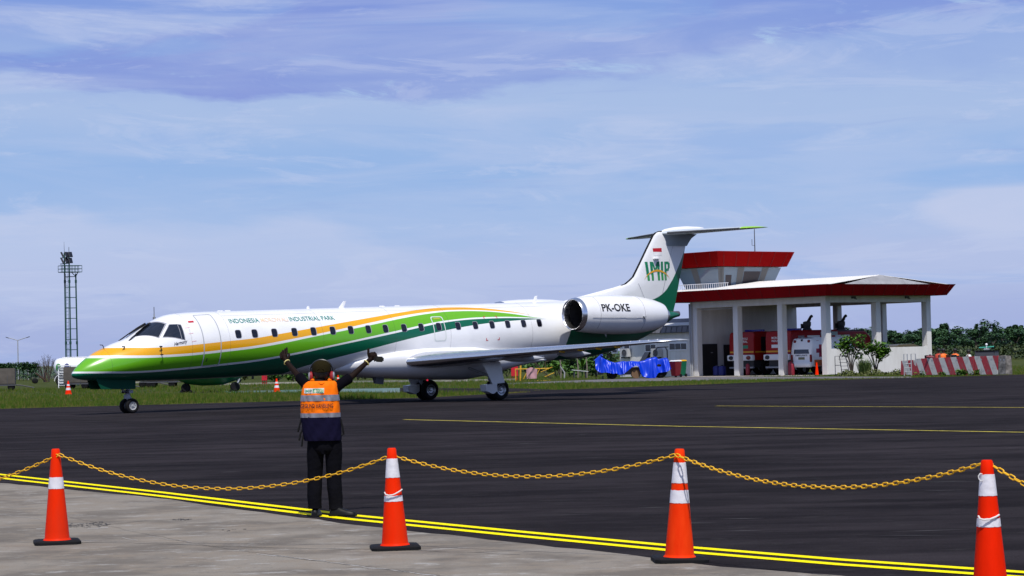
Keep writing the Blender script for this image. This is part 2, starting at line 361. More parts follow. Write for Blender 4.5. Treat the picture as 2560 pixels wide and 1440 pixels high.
# double yellow line and thin lead lines
def band(name, P, w, z, m, label):
    b = MB(); n = len(P); Lf, Rt = [], []
    for i in range(n):
        a = Vector(P[max(i-1, 0)]); c = Vector(P[min(i+1, n-1)]); t = (c-a).normalized(); q = Vector((-t.y, t.x))*w/2; p = Vector(P[i])
        Lf.append((p.x+q.x, p.y+q.y, z)); Rt.append((p.x-q.x, p.y-q.y, z))
    b.add(Lf+Rt, [(i, i+1, i+1+n, i+n) for i in range(n-1)]); return struct(b.build(name, m, smooth=0), label)
NR = [(-200, 63), ] 
yl = [(0, 1186.5), (400, 1231), (870, 1287.5), (1300, 1330), (1700, 1367), (2100, 1400), (2560, 1431.5)]
yn = [(0, 1195.5), (400, 1240.5), (870, 1298), (1300, 1341), (1700, 1379), (2100, 1412), (2560, 1444)]
def world_line(px, wpx):
    return [G(x, y).xy for x, y in px]
def ext(P):
    a, b = P[0], P[1]; c, d = P[-2], P[-1]
    return [a+(a-b)*4]+P+[d+(d-c)*3]
band('yellow_line', ext(world_line(yl, 0)), .13, .0045, m_line, 'far line of the bright yellow double line')
band('yellow_line', ext(world_line(yn, 0)), .13, .0045, m_line, 'near line of the bright yellow double line')
P = [G(x, y).xy for x, y in ((1010, 1049), (1700, 1066), (2560, 1081))]; band('lead_line', P+[P[-1]+(P[-1]-P[-2])*3], .14, .004, m_line2, 'thin yellow line across the middle of the apron')
P = [G(x, y).xy for x, y in ((1790, 1015), (2560, 1019))]; band('lead_line', P+[P[-1]+(P[-1]-P[-2])*3], .13, .004, m_line2, 'thin yellow line nearer the jet')
# cracks, joints and pitting in the concrete
m_crack = mat('crack_fill', (.06, .055, .05), .95); m_pale = mat('pale_scuff', (.34, .32, .295), .95, var=.25, vscale=14)
def crack(px, w, m=m_crack, jit=.012):
    P = []
    for (a, b), (c, d) in zip(px, px[1:]):
        A, B = G(a, b).xy, G(c, d).xy; n = max(2, int((B-A).length/.12))
        for i in range(n): P.append(A.lerp(B, i/n)+Vector((random.uniform(-jit, jit), random.uniform(-jit, jit)*3)))
    P.append(G(*px[-1]).xy); n = len(P); vs = []; 
    for p in P: ww = w*random.uniform(.4, 1.3); vs.append((p, ww))
    b = MB(); Lf = [(p.x-.2*ww, p.y+ww, .0075) for p, ww in vs]; Rt = [(p.x+.2*ww, p.y-ww, .0075) for p, ww in vs]
    b.add(Lf+Rt, [(i, i+1, i+1+n, i+n) for i in range(n-1)]); return b
bb = MB(); random.seed(3)
for px in (((0, 1356), (300, 1358), (700, 1372), (1000, 1376), (1300, 1388)), ((270, 1312), (380, 1302), (480, 1299)), ((860, 1336), (960, 1328)), ((150, 1288), (330, 1330), (520, 1366), (760, 1400), (1100, 1440))):
    q = crack(px, .011); bb.add(q.v, q.f)
struct(bb.build('pavement_crack', m_crack, smooth=0, fixn=False), 'thin dark cracks and joints in the concrete')
bb = MB()
for cx, cy, rx, ry, n in ((205, 1315, 60, 6, 110), (250, 1311, 30, 5, 60), (455, 1300, 26, 2, 34), (560, 1328, 16, 2, 7), (600, 1325, 20, 1.5, 7)):
    for i in range(n):
        a = random.uniform(0, 2*pi); r = random.random()**.5; p = G(cx+cos(a)*r*rx, cy+sin(a)*r*ry); s_ = random.uniform(.003, .013)
        bb.poly([(p.x+s_*cos(t)*random.uniform(.6, 1.6), p.y+s_*sin(t)*2.4*random.uniform(.5, 1.4), .0078+i*1e-6) for t in [k*1.05 for k in range(6)]])
struct(bb.build('pavement_pitting', m_crack, smooth=0, fixn=False), 'dark pitted patches worn into the concrete')
bb = MB()
for px, w in ((((10, 1288), (150, 1305)), .03), (((300, 1345), (345, 1352)), .04), (((365, 1342), (480, 1356)), .05), (((640, 1386), (760, 1398), (900, 1418), (1090, 1440)), .07), (((90, 1324), (160, 1323)), .06), (((215, 1324), (270, 1320)), .06), (((0, 1270), (70, 1268)), .02)):
    q = crack(px, w*.6, jit=.012); bb.add([(x, y, .006) for x, y, z in q.v], q.f)
struct(bb.build('pavement_scuff', m_pale, smooth=0, fixn=False), 'pale scraped streaks across the concrete')
bb = MB(); random.seed(19)
for _ in range(38):
    px, py = random.uniform(20, 2540), random.uniform(1010, 1390)
    if py > 1195+.096*px: continue
    p = G(px, py); L_ = random.uniform(.15, .9); a = R(-8)+random.uniform(-.25, .25); w_ = random.uniform(.008, .03); d_ = Vector((cos(a), sin(a), 0)); n_ = Vector((-sin(a), cos(a), 0)); q = [p-d_*L_/2, p+d_*L_*.1+n_*w_, p+d_*L_/2, p-d_*L_*.05-n_*w_]; bb.poly([(v.x, v.y, .003) for v in q])
struct(bb.build('apron_scuff', mat('asphalt_scuff', (.10, .095, .095), .95, var=.3, vscale=5), smooth=0, fixn=False), 'faint pale scuffs scattered over the asphalt')
# forecourt of the station
BC = Vector((18.66, 136.41, 0)); BA = .89304
BU = Vector((sin(BA-pi/2+pi/2)*0+.6270, -.7790, 0)); BU = Vector((cos(BA), -sin(BA), 0)); BV = Vector((sin(BA), cos(BA), 0))
BRZ = atan2(BU.y, BU.x)
def BL(x, y, z=0): return BC+BU*x+BV*y+Vector((0, 0, z))
b = MB(); b.poly([BL(*p, -.003) for p in ((-12.6, -1.6), (.3, -2.4), (.3, .1), (-12.6, .1))]); struct(b.build('forecourt', m_pave, smooth=0), 'pale concrete forecourt of the fire station')
b = MB(); b.poly([BL(*p, -.003) for p in ((-12.6, .1), (.3, .1), (.3, 11), (-12.6, 11))]); struct(b.build('garage_floor', mat('darkened_floor', (.07, .065, .06), .8, var=.3, vscale=.8), smooth=0), 'garage floor inside the fire station, coloured dark to deepen the bay shade')  # floor colour darkened to deepen the shade inside the bays

# grass: blades on the two strips, one mesh
def inside(p, poly):
    x, y = p; c = False; n = len(poly)
    for i in range(n):
        x1, y1 = poly[i]; x2, y2 = poly[i-1]
        if (y1 > y) != (y2 > y) and x < (x2-x1)*(y-y1)/(y2-y1)+x1: c = not c
    return c
def edge_y(x): return lerp(EDGE+E2, x)
ROADS = [RB_N+[(-.5, 98.2), (.6, 102.8), (2.1, 104.6)]+RB_F[::-1], SRN+SRF[::-1], [tuple(BL(*p).xy) for p in ((-20, -2.4), (.3, -2.4), (.3, 11), (-20, 11))]]
def in_view(x, y, m=.235): return abs(x/y) < m
m_blade = mat('grass_blade', (.024, .085, .004), .85, col2=(.085, .12, .008), vscale=.7, spec=.2, det=6)
m_blade2 = mat('grass_blade_dry', (.10, .105, .02), .85, col2=(.17, .155, .045), vscale=.9, spec=.2)
gv, gf, gm = [], [], []
def tuft(x, y, h, n, wd, mi):
    for k in range(n):
        a = random.uniform(0, 2*pi); hh = h*random.uniform(.5, 1.15); bx, by = x+random.uniform(-.07, .07), y+random.uniform(-.07, .07); ln = random.uniform(.05, .5)*hh
        dx, dy = cos(a)*wd, sin(a)*wd; lx, ly = random.uniform(-1, 1)*ln, random.uniform(-1, 1)*ln; o = len(gv)
        gv.extend(((bx-dx, by-dy, -.02), (bx+dx, by+dy, -.02), (bx+lx, by+ly, hh-.02))); gf.append((o, o+1, o+2)); gm.append(mi)
cnt = 0
while cnt < 34000:
    y = random.uniform(84, 165); x = random.uniform(-.235, .235)*y
    e = edge_y(x)
    if y < e+.03 or any(inside((x, y), q) for q in ROADS): continue
    dd = y-e
    if dd > 14 and random.random() < .45: continue
    if dd > 30 and random.random() < .5: continue
    cnt += 1
    near = dd < .9
    lush = 1+.5*sin(x*.7+y*.3)*sin(x*.23-1)
    tuft(x, y, (.06 if near else .17)*lush*random.uniform(.7, 1.3) if x < 4 else .10*lush, 3, .009+.004*random.random(), 1 if (near and random.random() < .6) or random.random() < .26 else 0)
for i in range(900):                                   # ragged verge creeping over the asphalt edge
    x = random.uniform(-21, 28); y = edge_y(x)+random.uniform(-.15, .5); tuft(x, y, .07, 3, .012, random.randint(0, 1))
for i in range(260):                                   # tip of the grass island
    t = random.random(); tuft(-.5+t*.9+random.uniform(-.3, .3), 97.5+t*2.2+random.uniform(-.2, .2), .07, 3, .012, 1)
me = bpy.data.meshes.new('grass'); me.from_pydata(gv, [], gf); me.materials.append(m_blade); me.materials.append(m_blade2); me.polygons.foreach_set('material_index', gm)
g_ = bpy.data.objects.new('grass', me); C.objects.link(g_); tag(g_, 'green and straw coloured grass growing along the apron edge', 'grass', kind='stuff')
# ------------------------------------------------------------------ the jet (local x runs aft from the nose wheel, y to starboard, z up)
JET_X, JET_Y, JET_A, JET_P = -12.809, 76.146, .713345, .017998
jet = thing('jet_airliner', 'white twin engine jet airliner with orange and green swooping stripes taxiing behind the marshaller', 'airplane', (JET_X, JET_Y, 0))
jet.rotation_euler = (0, -JET_P, JET_A)
ZT = [(-2.12, 1.36), (-2.05, 1.47), (-1.9, 1.62), (-1.72, 1.77), (-1.45, 1.94), (-1.19, 2.08), (-.57, 2.32), (.04, 2.5), (.36, 2.68), (.66, 2.85), (.96, 3.01), (1.24, 3.14), (1.5, 3.22), (1.79, 3.265), (2.3, 3.295), (3, 3.305), (16, 3.32), (19.5, 3.32), (21.5, 3.26), (23.5, 3.06), (25.2, 2.82), (25.9, 2.74)]
ZB = [(-2.12, 1.34), (-2.05, 1.26), (-1.9, 1.21), (-1.6, 1.16), (-.92, 1.1), (.14, 1.06), (1.5, 1.03), (3, 1.02), (18.8, 1.04), (20.0, 1.06), (20.92, 1.11), (21.84, 1.25), (23.12, 1.58), (23.8, 1.77), (24.71, 2.11), (25.53, 2.5), (25.9, 2.57)]
WW = [(-2.12, .01), (-2.05, .14), (-1.9, .26), (-1.72, .37), (-1.45, .5), (-1.19, .6), (-.6, .78), (0, .91), (.6, 1.0), (1.2, 1.065), (2, 1.12), (3, 1.14), (19, 1.14), (20.5, 1.10), (22, .96), (23.5, .68), (25, .32), (25.9, .1)]
ZM = [(-2.12, 1.35), (-1.7, 1.42), (-1.2, 1.5), (0, 1.75), (1, 1.95), (2, 2.1), (3, 2.16), (18, 2.17), (20.8, 2.3), (23, 2.45), (25.9, 2.66)]
def fus(s, ph, off=0, side=-1):        # point on the skin; side -1 is port
    w, zm = lerp(WW, s), lerp(ZM, s); r = (lerp(ZT, s)-zm) if sin(ph) >= 0 else (zm-lerp(ZB, s))
    return Vector((s, side*(w+off)*cos(ph), zm+(r+off)*sin(ph)))
CUR = dict(
 A=[(-3, 2.26), (-2, 2.24), (-.86, 2.197), (-.22, 2.172), (.61, 2.146), (1.4, 2.165), (2.22, 2.209), (3.09, 2.262), (4.4, 2.34), (5.3, 2.439), (6.86, 2.616), (8.07, 2.755), (9.76, 2.94), (11.08, 3.075), (12.4, 3.18), (13.26, 3.207), (14.49, 3.172), (15.64, 3.067), (16.97, 2.85), (17.6, 2.69), (22, 2.4)],
 B=[(-3, 2.03), (-1.39, 1.966), (-.61, 1.935), (.58, 1.897), (1.4, 1.905), (2.21, 1.935), (3.08, 1.992), (4.38, 2.083), (5.35, 2.195), (6.79, 2.375), (7.86, 2.52), (9.67, 2.77), (10.89, 2.935), (12.49, 3.07), (13.54, 3.103), (14.78, 3.064), (16, 2.965), (16.97, 2.84), (17.6, 2.69), (22, 2.4)],
 Cc=[(-3, 1.95), (-1.5, 1.885), (-.68, 1.846), (.57, 1.818), (1.4, 1.825), (2.22, 1.858), (3.09, 1.911), (4.38, 2.0), (5.41, 2.115), (6.78, 2.305), (7.88, 2.446), (9.61, 2.675), (10.82, 2.84), (12.35, 3.0), (13.48, 3.052), (14.74, 3.026), (15.96, 2.92), (17.51, 2.7), (22, 2.4)],
 Dd=[(-3, 1.50), (-2.02, 1.465), (-1.32, 1.434), (-.03, 1.398), (1.37, 1.43), (2.98, 1.508), (4.46, 1.602), (5.69, 1.735), (7.55, 1.99), (9.11, 2.213), (10.73, 2.445), (12.39, 2.675), (13.25, 2.746), (14.57, 2.798), (15.87, 2.784), (17.58, 2.69), (22, 2.4)],
 E=[(-3, 1.43), (-2.04, 1.405), (-1.31, 1.37), (0, 1.336), (1.4, 1.367), (3.01, 1.443), (4.49, 1.535), (5.8, 1.678), (7.55, 1.93), (9.11, 2.145), (10.64, 2.36), (11.48, 2.485), (12.79, 2.65), (14.1, 2.733), (15.39, 2.743), (16.7, 2.708), (17.57, 2.662), (22, 2.4)],
 Ff=[(-3, .6), (5.4, .8), (6.35, 1.204), (7.31, 1.43), (9.28, 1.793), (10.69, 2.046), (12.07, 2.268), (13.34, 2.432), (14.45, 2.54), (15.79, 2.619), (17.56, 2.65), (22, 2.4)])
CW = (.84, .84, .845); CYE = (.82, .39, .002); CGR = (.13, .43, .010); CDG = (.0, .115, .055)
def paint(name, layers):
    """glossy paint; layers = list of (colour, list of (curve, +1 above / -1 below)) in object coordinates x (along), z (height)"""
    M = mat(name, CW, .28, coat=.35); nt = M.node_tree; N = nt.nodes; L = nt.links; b = N['Principled BSDF']
    tc = N.new('ShaderNodeTexCoord'); sp = N.new('ShaderNodeSeparateXYZ'); L.new(tc.outputs['Object'], sp.inputs[0])
    sx = N.new('ShaderNodeMath'); sx.operation = 'MULTIPLY_ADD'; L.new(sp.outputs[0], sx.inputs[0]); sx.inputs[1].default_value = 1/30; sx.inputs[2].default_value = .1
    sz = N.new('ShaderNodeMath'); sz.operation = 'MULTIPLY'; L.new(sp.outputs[2], sz.inputs[0]); sz.inputs[1].default_value = 1/8
    cache = {}
    def cur(pts):
        key = id(pts)
        if key not in cache:
            n = N.new('ShaderNodeFloatCurve'); c = n.mapping.curves[0]; n.mapping.extend = 'HORIZONTAL'
            P_ = [((s+3)/30, z/8) for s, z in pts]
            c.points[0].location = P_[0]; c.points[1].location = P_[-1]
            for q in P_[1:-1]: c.points.new(*q)
            for p in c.points: p.handle_type = 'AUTO_CLAMPED'
            n.mapping.update(); L.new(sx.outputs[0], n.inputs['Value']); cache[key] = n.outputs[0]
        return cache[key]
    prev = None
    dirt = N.new('ShaderNodeTexNoise'); dirt.inputs['Scale'].default_value = 1.2; dirt.inputs['Detail'].default_value = 6; L.new(tc.outputs['Object'], dirt.inputs['Vector'])
    base = N.new('ShaderNodeMix'); base.data_type = 'RGBA'; base.inputs[6].default_value = (*CW, 1); base.inputs[7].default_value = (.76, .76, .77, 1)
    mr = N.new('ShaderNodeMapRange'); mr.inputs[1].default_value = .45; mr.inputs[2].default_value = .75; L.new(dirt.outputs['Fac'], mr.inputs[0]); L.new(mr.outputs[0], base.inputs[0]); prev = base.outputs[2]
    for colr, conds in layers:
        f = None
        for c_, sgn in conds:
            n = N.new('ShaderNodeMath')
            if c_[0] == 'x':
                n.operation = 'GREATER_THAN' if sgn > 0 else 'LESS_THAN'; L.new(sp.outputs[0], n.inputs[0]); n.inputs[1].default_value = c_[1]
            else:
                n.operation = 'GREATER_THAN' if sgn > 0 else 'LESS_THAN'; L.new(sz.outputs[0], n.inputs[0]); L.new(cur(c_), n.inputs[1])
            if f is None: f = n.outputs[0]
            else:
                q = N.new('ShaderNodeMath'); q.operation = 'MULTIPLY'; L.new(f, q.inputs[0]); L.new(n.outputs[0], q.inputs[1]); f = q.outputs[0]
        mx = N.new('ShaderNodeMix'); mx.data_type = 'RGBA'; L.new(f, mx.inputs[0]); L.new(prev, mx.inputs[6]); mx.inputs[7].default_value = (*colr, 1); prev = mx.outputs[2]
    L.new(prev, b.inputs['Base Color']); return M
GT = [(18.2, .6), (18.66, .9), (18.74, 1.64), (18.82, 1.9), (18.94, 2.18), (19.25, 2.6), (19.7, 2.9), (23.66, 3.17), (27, 3.3)]
GF = [(19, 3.0), (23.66, 3.17), (24.34, 3.27), (24.91, 3.47), (25.51, 3.98), (25.88, 4.46), (26.18, 4.91), (26.6, 5.7)]
m_livery = paint('striped_livery', [(CYE, [(CUR['B'], 1), (CUR['A'], -1)]), (CGR, [(CUR['Dd'], 1), (CUR['Cc'], -1)]), (CDG, [(CUR['Ff'], 1), (CUR['E'], -1), (('x', 18.5), -1)]), (CDG, [(('x', 18.6), 1), (GT, -1)])])
m_fin = paint('fin_paint', [(CDG, [(GF, -1)])])
m_jwhite = paint('white_aircraft_paint', [])
# fuselage skin
st_ = [-2.12, -2.1, -2.05, -1.98, -1.9, -1.81, -1.72, -1.58, -1.45, -1.32, -1.19, -1, -.8, -.57, -.35, -.15, .04, .2, .36, .51, .66, .81, .96, 1.1, 1.24, 1.37, 1.5, 1.64, 1.79, 2.05, 2.3, 2.65, 3]+[3+i*.5 for i in range(1, 33)]+[19.5+i*.3 for i in range(1, 21)]+[25.7, 25.9]
b = MB(); n = 64
b.loft([[fus(s, 2*pi*k/n, 0, -1) for k in range(n)] for s in st_], True, True)
b.build('fuselage', m_livery, jet, smooth=60)
b = MB(); b.loft([[Vector((s, r*cos(2*pi*k/20), z+r*sin(2*pi*k/20))) for k in range(20)] for s, z, r in ((25.3, 2.63, .19), (25.5, 2.65, .15), (25.72, 2.67, .125), (25.9, 2.68, .115), (25.9, 2.68, .09), (25.8, 2.67, .08))]); b.build('exhaust_pipe', mat('titanium', (.2, .19, .18), .4, .8), jet)
# belly fairing
FA = [(8.2, .5, 1.15, 1.25, 1.02), (8.8, .9, 1.3, 1.45, .92), (9.6, 1.13, 1.36, 1.66, .79), (10.6, 1.26, 1.38, 1.79, .70), (11.6, 1.33, 1.38, 1.84, .63), (12.8, 1.35, 1.38, 1.84, .56), (14.2, 1.35, 1.36, 1.79, .50), (15.2, 1.3, 1.3, 1.63, .60), (16, 1.2, 1.22, 1.46, .78), (17, 1.0, 1.15, 1.28, .95), (18, .7, 1.1, 1.16, 1.03)]
b = MB(); b.loft([[Vector((s, -w*abs(cos(t))**.7*(1 if cos(t) >= 0 else -1), zm+((zt-zm) if sin(t) > 0 else (zm-zb))*abs(sin(t))**.8*(1 if sin(t) >= 0 else -1))) for t in [2*pi*k/40 for k in range(40)]] for s, w, zm, zt, zb in FA]); b.build('belly_fairing', m_jwhite, jet, smooth=60)
# cabin windows, doors, cockpit glass on the port side
m_paneg = mat('cabin_pane', (.006, .006, .012), .08, coat=.4); m_wfr = mat('window_surround', (.33, .33, .36), .4)
def rrect(hw, hh, e=4, n=28):
    return [((abs(cos(t))**(2/e))*hw*(1 if cos(t) >= 0 else -1), (abs(sin(t))**(2/e))*hh*(1 if sin(t) >= 0 else -1)) for t in [2*pi*k/n for k in range(n)]]
def patch(b, cs, cp, hw, hh, off, e=4, lean=0):
    rg = [[fus(cs+x*k+lean*y*k, cp+y*k, off) for x, y in rrect(hw, hh, e)] for k in (.05, .35, .7, 1)]; b.loft(rg, True, False); b.poly(rg[0]); return b
def rpath(hw, hh, r, st=.045):         # rounded rectangle with evenly spaced points; hh and r along y in radians
    P_ = []; ry = r/1.14
    for cx, cy, a0 in ((hw-r, hh-ry, 0), (-hw+r, hh-ry, pi/2), (-hw+r, -hh+ry, pi), (hw-r, -hh+ry, 1.5*pi)): P_ += [(cx+r*cos(a0+k*pi/12), cy+ry*sin(a0+k*pi/12)) for k in range(7)]
    out = []
    for (a, c), (d, e) in zip(P_, P_[1:]+P_[:1]):
        n = max(1, int(math.hypot(d-a, e-c)/st)); out += [(a+(d-a)*i/n, c+(e-c)*i/n) for i in range(n)]
    return out
def ringp(b, cs, cp, hw, hh, t, off, r=.12):
    P_ = rpath(hw, hh, r); n = len(P_); I, O = [], []
    for x, y in P_: I.append(fus(cs+x*(1-t/2/hw), cp+y*(1-t/2/1.14/hh), off)); O.append(fus(cs+x*(1+t/2/hw), cp+y*(1+t/2/1.14/hh), off))
    b.loft([I, O], True, False); return b
WS = [3.71, 4.38, 5.2, 6.04, 6.85, 7.68, 8.47, 9.25, 10.02, 10.86, 11.65, 12.47, 13.38, 14.21, 15.02, 15.79, 16.58, 17.37]
for s in WS:
    w_ = patch(MB(), s+.004, .303, .126, .134, .006, 4).build('window', m_wfr, jet)
    patch(MB(), s-.008, .301, .112, .122, .011, 4).build('pane', m_paneg, w_)
m_seal = mat('door_seal', (.42, .44, .47), .5)
# passenger door: outline, hinge strip and handle
d_ = MB()
ringp(d_, 2.63, .247, .335, .885, .038, .007, .07); dr = d_.build('passenger_door', m_seal, jet)
b = MB(); b.tube([fus(2.42, -.48, .012), fus(2.44, -.36, .012)], .014, 6); b.build('handle', m_blackgloss, dr)
ex = ringp(MB(), 12.49, .25, .262, .405, .036, .007, .09).build('emergency_exit', mat('exit_outline', (.62, .66, .64), .5), jet)
# cockpit glazing
m_cock = mat('cockpit_glass', (.012, .016, .028), .05, coat=.6)
def quadpatch(b, c4, off, N_=10, side=-1):
    (a0, p0), (a1, p1), (a2, p2), (a3, p3) = c4; rows = []
    for i in range(N_+1):
        v = i/N_; row = []
        for j in range(N_+1):
            u = j/N_; s = (a0*(1-u)+a3*u)*(1-v)+(a1*(1-u)+a2*u)*v; p = (p0*(1-u)+p3*u)*(1-v)+(p1*(1-u)+p2*u)*v; row.append(fus(s, p, off, side))
        rows.append(row)
    b.loft(rows, False, False); return b
b = MB()
quadpatch(b, [(12.34, .56), (12.34, .62), (12.64, .62), (12.64, .56)], .006, 4); b.build('placard', mat('exit_placard', (.35, .42, .03), .6), ex)
SH = [(.08, 1.38), (.86, 1.545), (1.135, 1.0), (.71, .64)]; SHF = [(.04, 1.42), (.93, 1.56), (1.205, .99), (.72, .59)]
SW = [(.86, .584), (1.25, .9), (1.61, .764), (1.59, .285)]; SWF = [(.83, .57), (1.235, .925), (1.635, .785), (1.615, .262)]
for sd in (-1, 1):
    f_ = quadpatch(MB(), SHF, .005, 10, sd).build('windshield', m_wfr, jet); quadpatch(MB(), SH, .011, 10, sd).build('pane', m_cock, f_)
    f_ = quadpatch(MB(), SWF, .005, 10, sd).build('cockpit_window', m_wfr, jet); quadpatch(MB(), SW, .011, 10, sd).build('pane', m_cock, f_)
b = MB(); q = lambda s, p: fus(s, p, .017)
b.tube([q(1.5, .83), q(1.49, .6), q(1.48, .32)], .012, 6); b.build('window_mullion', mat('mullion', (.3, .3, .33), .4), jet)
for sd in (-1, 1):
    b = MB(); b.tube([fus(-.12, 1.2, .01, sd), fus(.2, 1.3, .06, sd), fus(.55, 1.4, .07, sd), fus(.83, 1.42, .05, sd)], .022, 6); b.tube([fus(.22, 1.34, .05, sd), fus(.8, 1.48, .04, sd)], .026, 6); b.build('wiper', m_black, jet)
# markings and lettering painted on the skin
m_tg = mat('lettering_green', (.005, .22, .17), .5); m_to = mat('lettering_orange', (.86, .62, .42), .5); m_tb = mat('lettering_dark', (.015, .015, .05), .5); m_tr = mat('marking_red', (.5, .008, .02), .5)
for tx, s0, s1, mm in (('INDONESIA', 3.52, 4.74, m_tg), ('MOROWALI', 4.82, 5.95, m_to), ('INDUSTRIAL PARK', 6.02, 7.95, m_tg)):
    b = MB(); text_on(b, tx, lambda u, v: fus(s0+u*(s1-s0), .668+v*.180, .012), bold=.003); b.build('lettering', mm, jet, smooth=0)
b = MB(); text_on(b, 'Harmony', lambda u, v: fus(1.17+u*.5, .15+v*.13, .010), shear=.35, bold=.014); b.build('lettering', m_tb, jet, smooth=0)
b = MB(); quadpatch(b, [(1.93, .795), (1.94, .868), (2.15, .86), (2.14, .785)], .005, 3); b.build('flag', m_tr, jet, smooth=0)
b = MB()
for s, p, dx, dp in ((14.72, .612, 1, -1), (15.38, .609, -1, -1), (14.68, -.22, 1, 1), (15.34, -.215, -1, 1)):
    quadpatch(b, [(s, p), (s, p+dp*.09), (s+dx*.03, p+dp*.09), (s+dx*.03, p)], .005, 2); quadpatch(b, [(s, p), (s, p+dp*.026), (s+dx*.1, p+dp*.026), (s+dx*.1, p)], .0055, 2); b.build('corner_mark', m_tr, jet, smooth=0); b = MB()
m_pl0 = mat('skin_seam', (.07, .07, .075), .6); m_pink = mat('stencil_pink', (.7, .42, .45), .6); b = MB()
for s, p in ((1.72, .62), (1.78, .42), (1.84, .18)):
    for k in range(3): quadpatch(b, [(s+k*.06, p), (s+k*.06, p+.02), (s+k*.06+.05, p+.02), (s+k*.06+.05, p)], .005, 1)
    b.build('stencil_marking', m_pink, jet, smooth=0); b = MB()
for s, p0, p1 in ((-.98, -1.3, 1.5), (1.85, -1.1, 1.45), (3.35, -1.2, 1.45), (7.25, -1.1, 1.45), (10.45, -.9, 1.45), (13.0, -.5, 1.45), (16.98, -.6, 1.45), (18.9, -.9, .5)):
    b = MB(); b.tube([fus(s, p0+(p1-p0)*k/24, .0005) for k in range(25)], .0028, 4); b.build('panel_seam', m_pl0, jet)
for p, s0, s1 in ((1.02, 3.35, 18.0),): b = MB(); b.tube([fus(s0+(s1-s0)*k/60, p, .001) for k in range(61)], .003, 4); b.build('panel_seam', m_pl0, jet)
# probes and aerials
b = MB()
for s, p in ((-.47, .8), (.69, .276), (.69, .02)):
    a = fus(s, p); nrm = (fus(s, p, .1)-a); b.tube([a, a+nrm*.9, a+nrm*1.0+Vector((-.10, 0, 0))], .02, 6); b.build('pitot_probe', m_black, jet); b = MB()
a = fus(-.93, 1.45); b.tube([a, a+Vector((-.06, -.02, .12)), a+Vector((-.16, -.02, .13))], .014, 6)
b.build('pitot_probe', m_black, jet)
b = MB(); a = [fus(.69, .27-.05*k, .008) for k in range(6)]; b.tube(a, .010, 5); b.build('probe_cable', m_black, jet)
def blade(s, h, c, sw, mm=m_jwhite, y=0, z=None, up=1):
    z0 = lerp(ZT, s)-.03 if z is None else z; b = MB()
    b.loft([[Vector((s+sw*k+x*c*(1-.45*k), y+w*.02*(1-.5*k), z0+up*h*k)) for x, w in ((0, 0), (.3, 1), (1, 0), (.3, -1))] for k in (0, 1)]); return b.build('aerial', mm, jet)
blade(8.75, .26, .24, .24); blade(7.35, .12, .16, .05); blade(18.0, .26, .22, .16, z=3.30)
for s in (3.6, 3.9, 10.6, 11.3): blade(s, .06, .35, .02)
# wings
def airfoil(c, t, n=14):
    up = []; lo = []
    for i in range(n+1):
        x = (1-cos(pi*i/n))/2; y = 5*t*(.2969*sqrt(x)-.126*x-.3516*x*x+.2843*x**3-.1036*x**4); cb = .018*(1-(2*x-1)**2)
        up.append((x*c, (y+cb)*c)); lo.append((x*c, (-y*.9+cb)*c))
    return up, lo
LE_ = lambda la: (10.78+.528*(la-1.3) if la < 9.6 else 15.16+.528*(la-9.6)+2.0*(la-9.6)**2*1.2, 1.28+.0507*(la-1.3))
WSEC = [(.6, 4.75, .15), (1.3, 4.35, .145), (2.3, 3.78, .135), (3.4, 3.2, .125), (5, 2.68, .115), (7, 2.05, .11), (8.6, 1.55, .105), (9.6, 1.24, .1), (9.9, .95, .08), (10.02, .5, .05)]
m_le = mat('bare_leading_edge', (.92, .92, .94), .25, .96)
m_wing = mat('wing_grey_paint', (.5, .51, .54), .4, coat=.15)
for sd, nm in ((-1, 'port'), (1, 'starboard')):
    b = MB(); le = MB(); R1, R2 = [], []
    for la, c, t in WSEC:
        s0, z0 = LE_(la); up, lo = airfoil(c, t); inc = .035-.004*la
        full = up[::-1]+lo[1:-1]; R1.append([Vector((s0+x, sd*la, z0+z-inc*x)) for x, z in full])
        fr = [(x, z) for x, z in up[:5]][::-1]+lo[1:5]; R2.append([Vector((s0+x-.006, sd*la, z0+z*1.03-inc*x)) for x, z in fr])
    b.loft(R1); w_ = b.build('wing', m_wing, jet, smooth=50)
    le.loft(R2, False, False); le.build('leading_edge', m_le, w_, smooth=60)
    for la in (6.4, 7.0, 7.6, 8.2):
        s0, z0 = LE_(la); b = MB(); b.prism([(s0+.03, sd*la-.02, z0-.005), (s0+.42, sd*la-.02, z0-.03), (s0+.3, sd*la-.02, z0-.12), (s0+.10, sd*la-.02, z0-.09)], (0, .04, 0)); b.build('vortilon', m_yellow, w_)
    for la in (3.2, 5.4):                # flap track fairings
        s0, z0 = LE_(la); c = lerp([(q[0], q[1]) for q in WSEC], la); b = MB(); b.loft([[Vector((s0+c*f, sd*la+r*cos(t), z0-.10-.05*f+r*1.2*sin(t))) for t in [2*pi*k/12 for k in range(12)]] for f, r in ((.55, .02), (.7, .09), (.9, .11), (1.05, .07), (1.18, .01))]); b.build('flap_fairing', m_wing, w_)
    b = MB()
    for i in range(9):
        la = 7.2+i*.29; s0, z0 = LE_(la); b.prism([(s0+.14, sd*la, z0+.06), (s0+.22, sd*la, z0+.06), (s0+.22, sd*la, z0+.10)], (0, .015, 0)); b.build('vortex_generator', m_white, w_); b = MB()
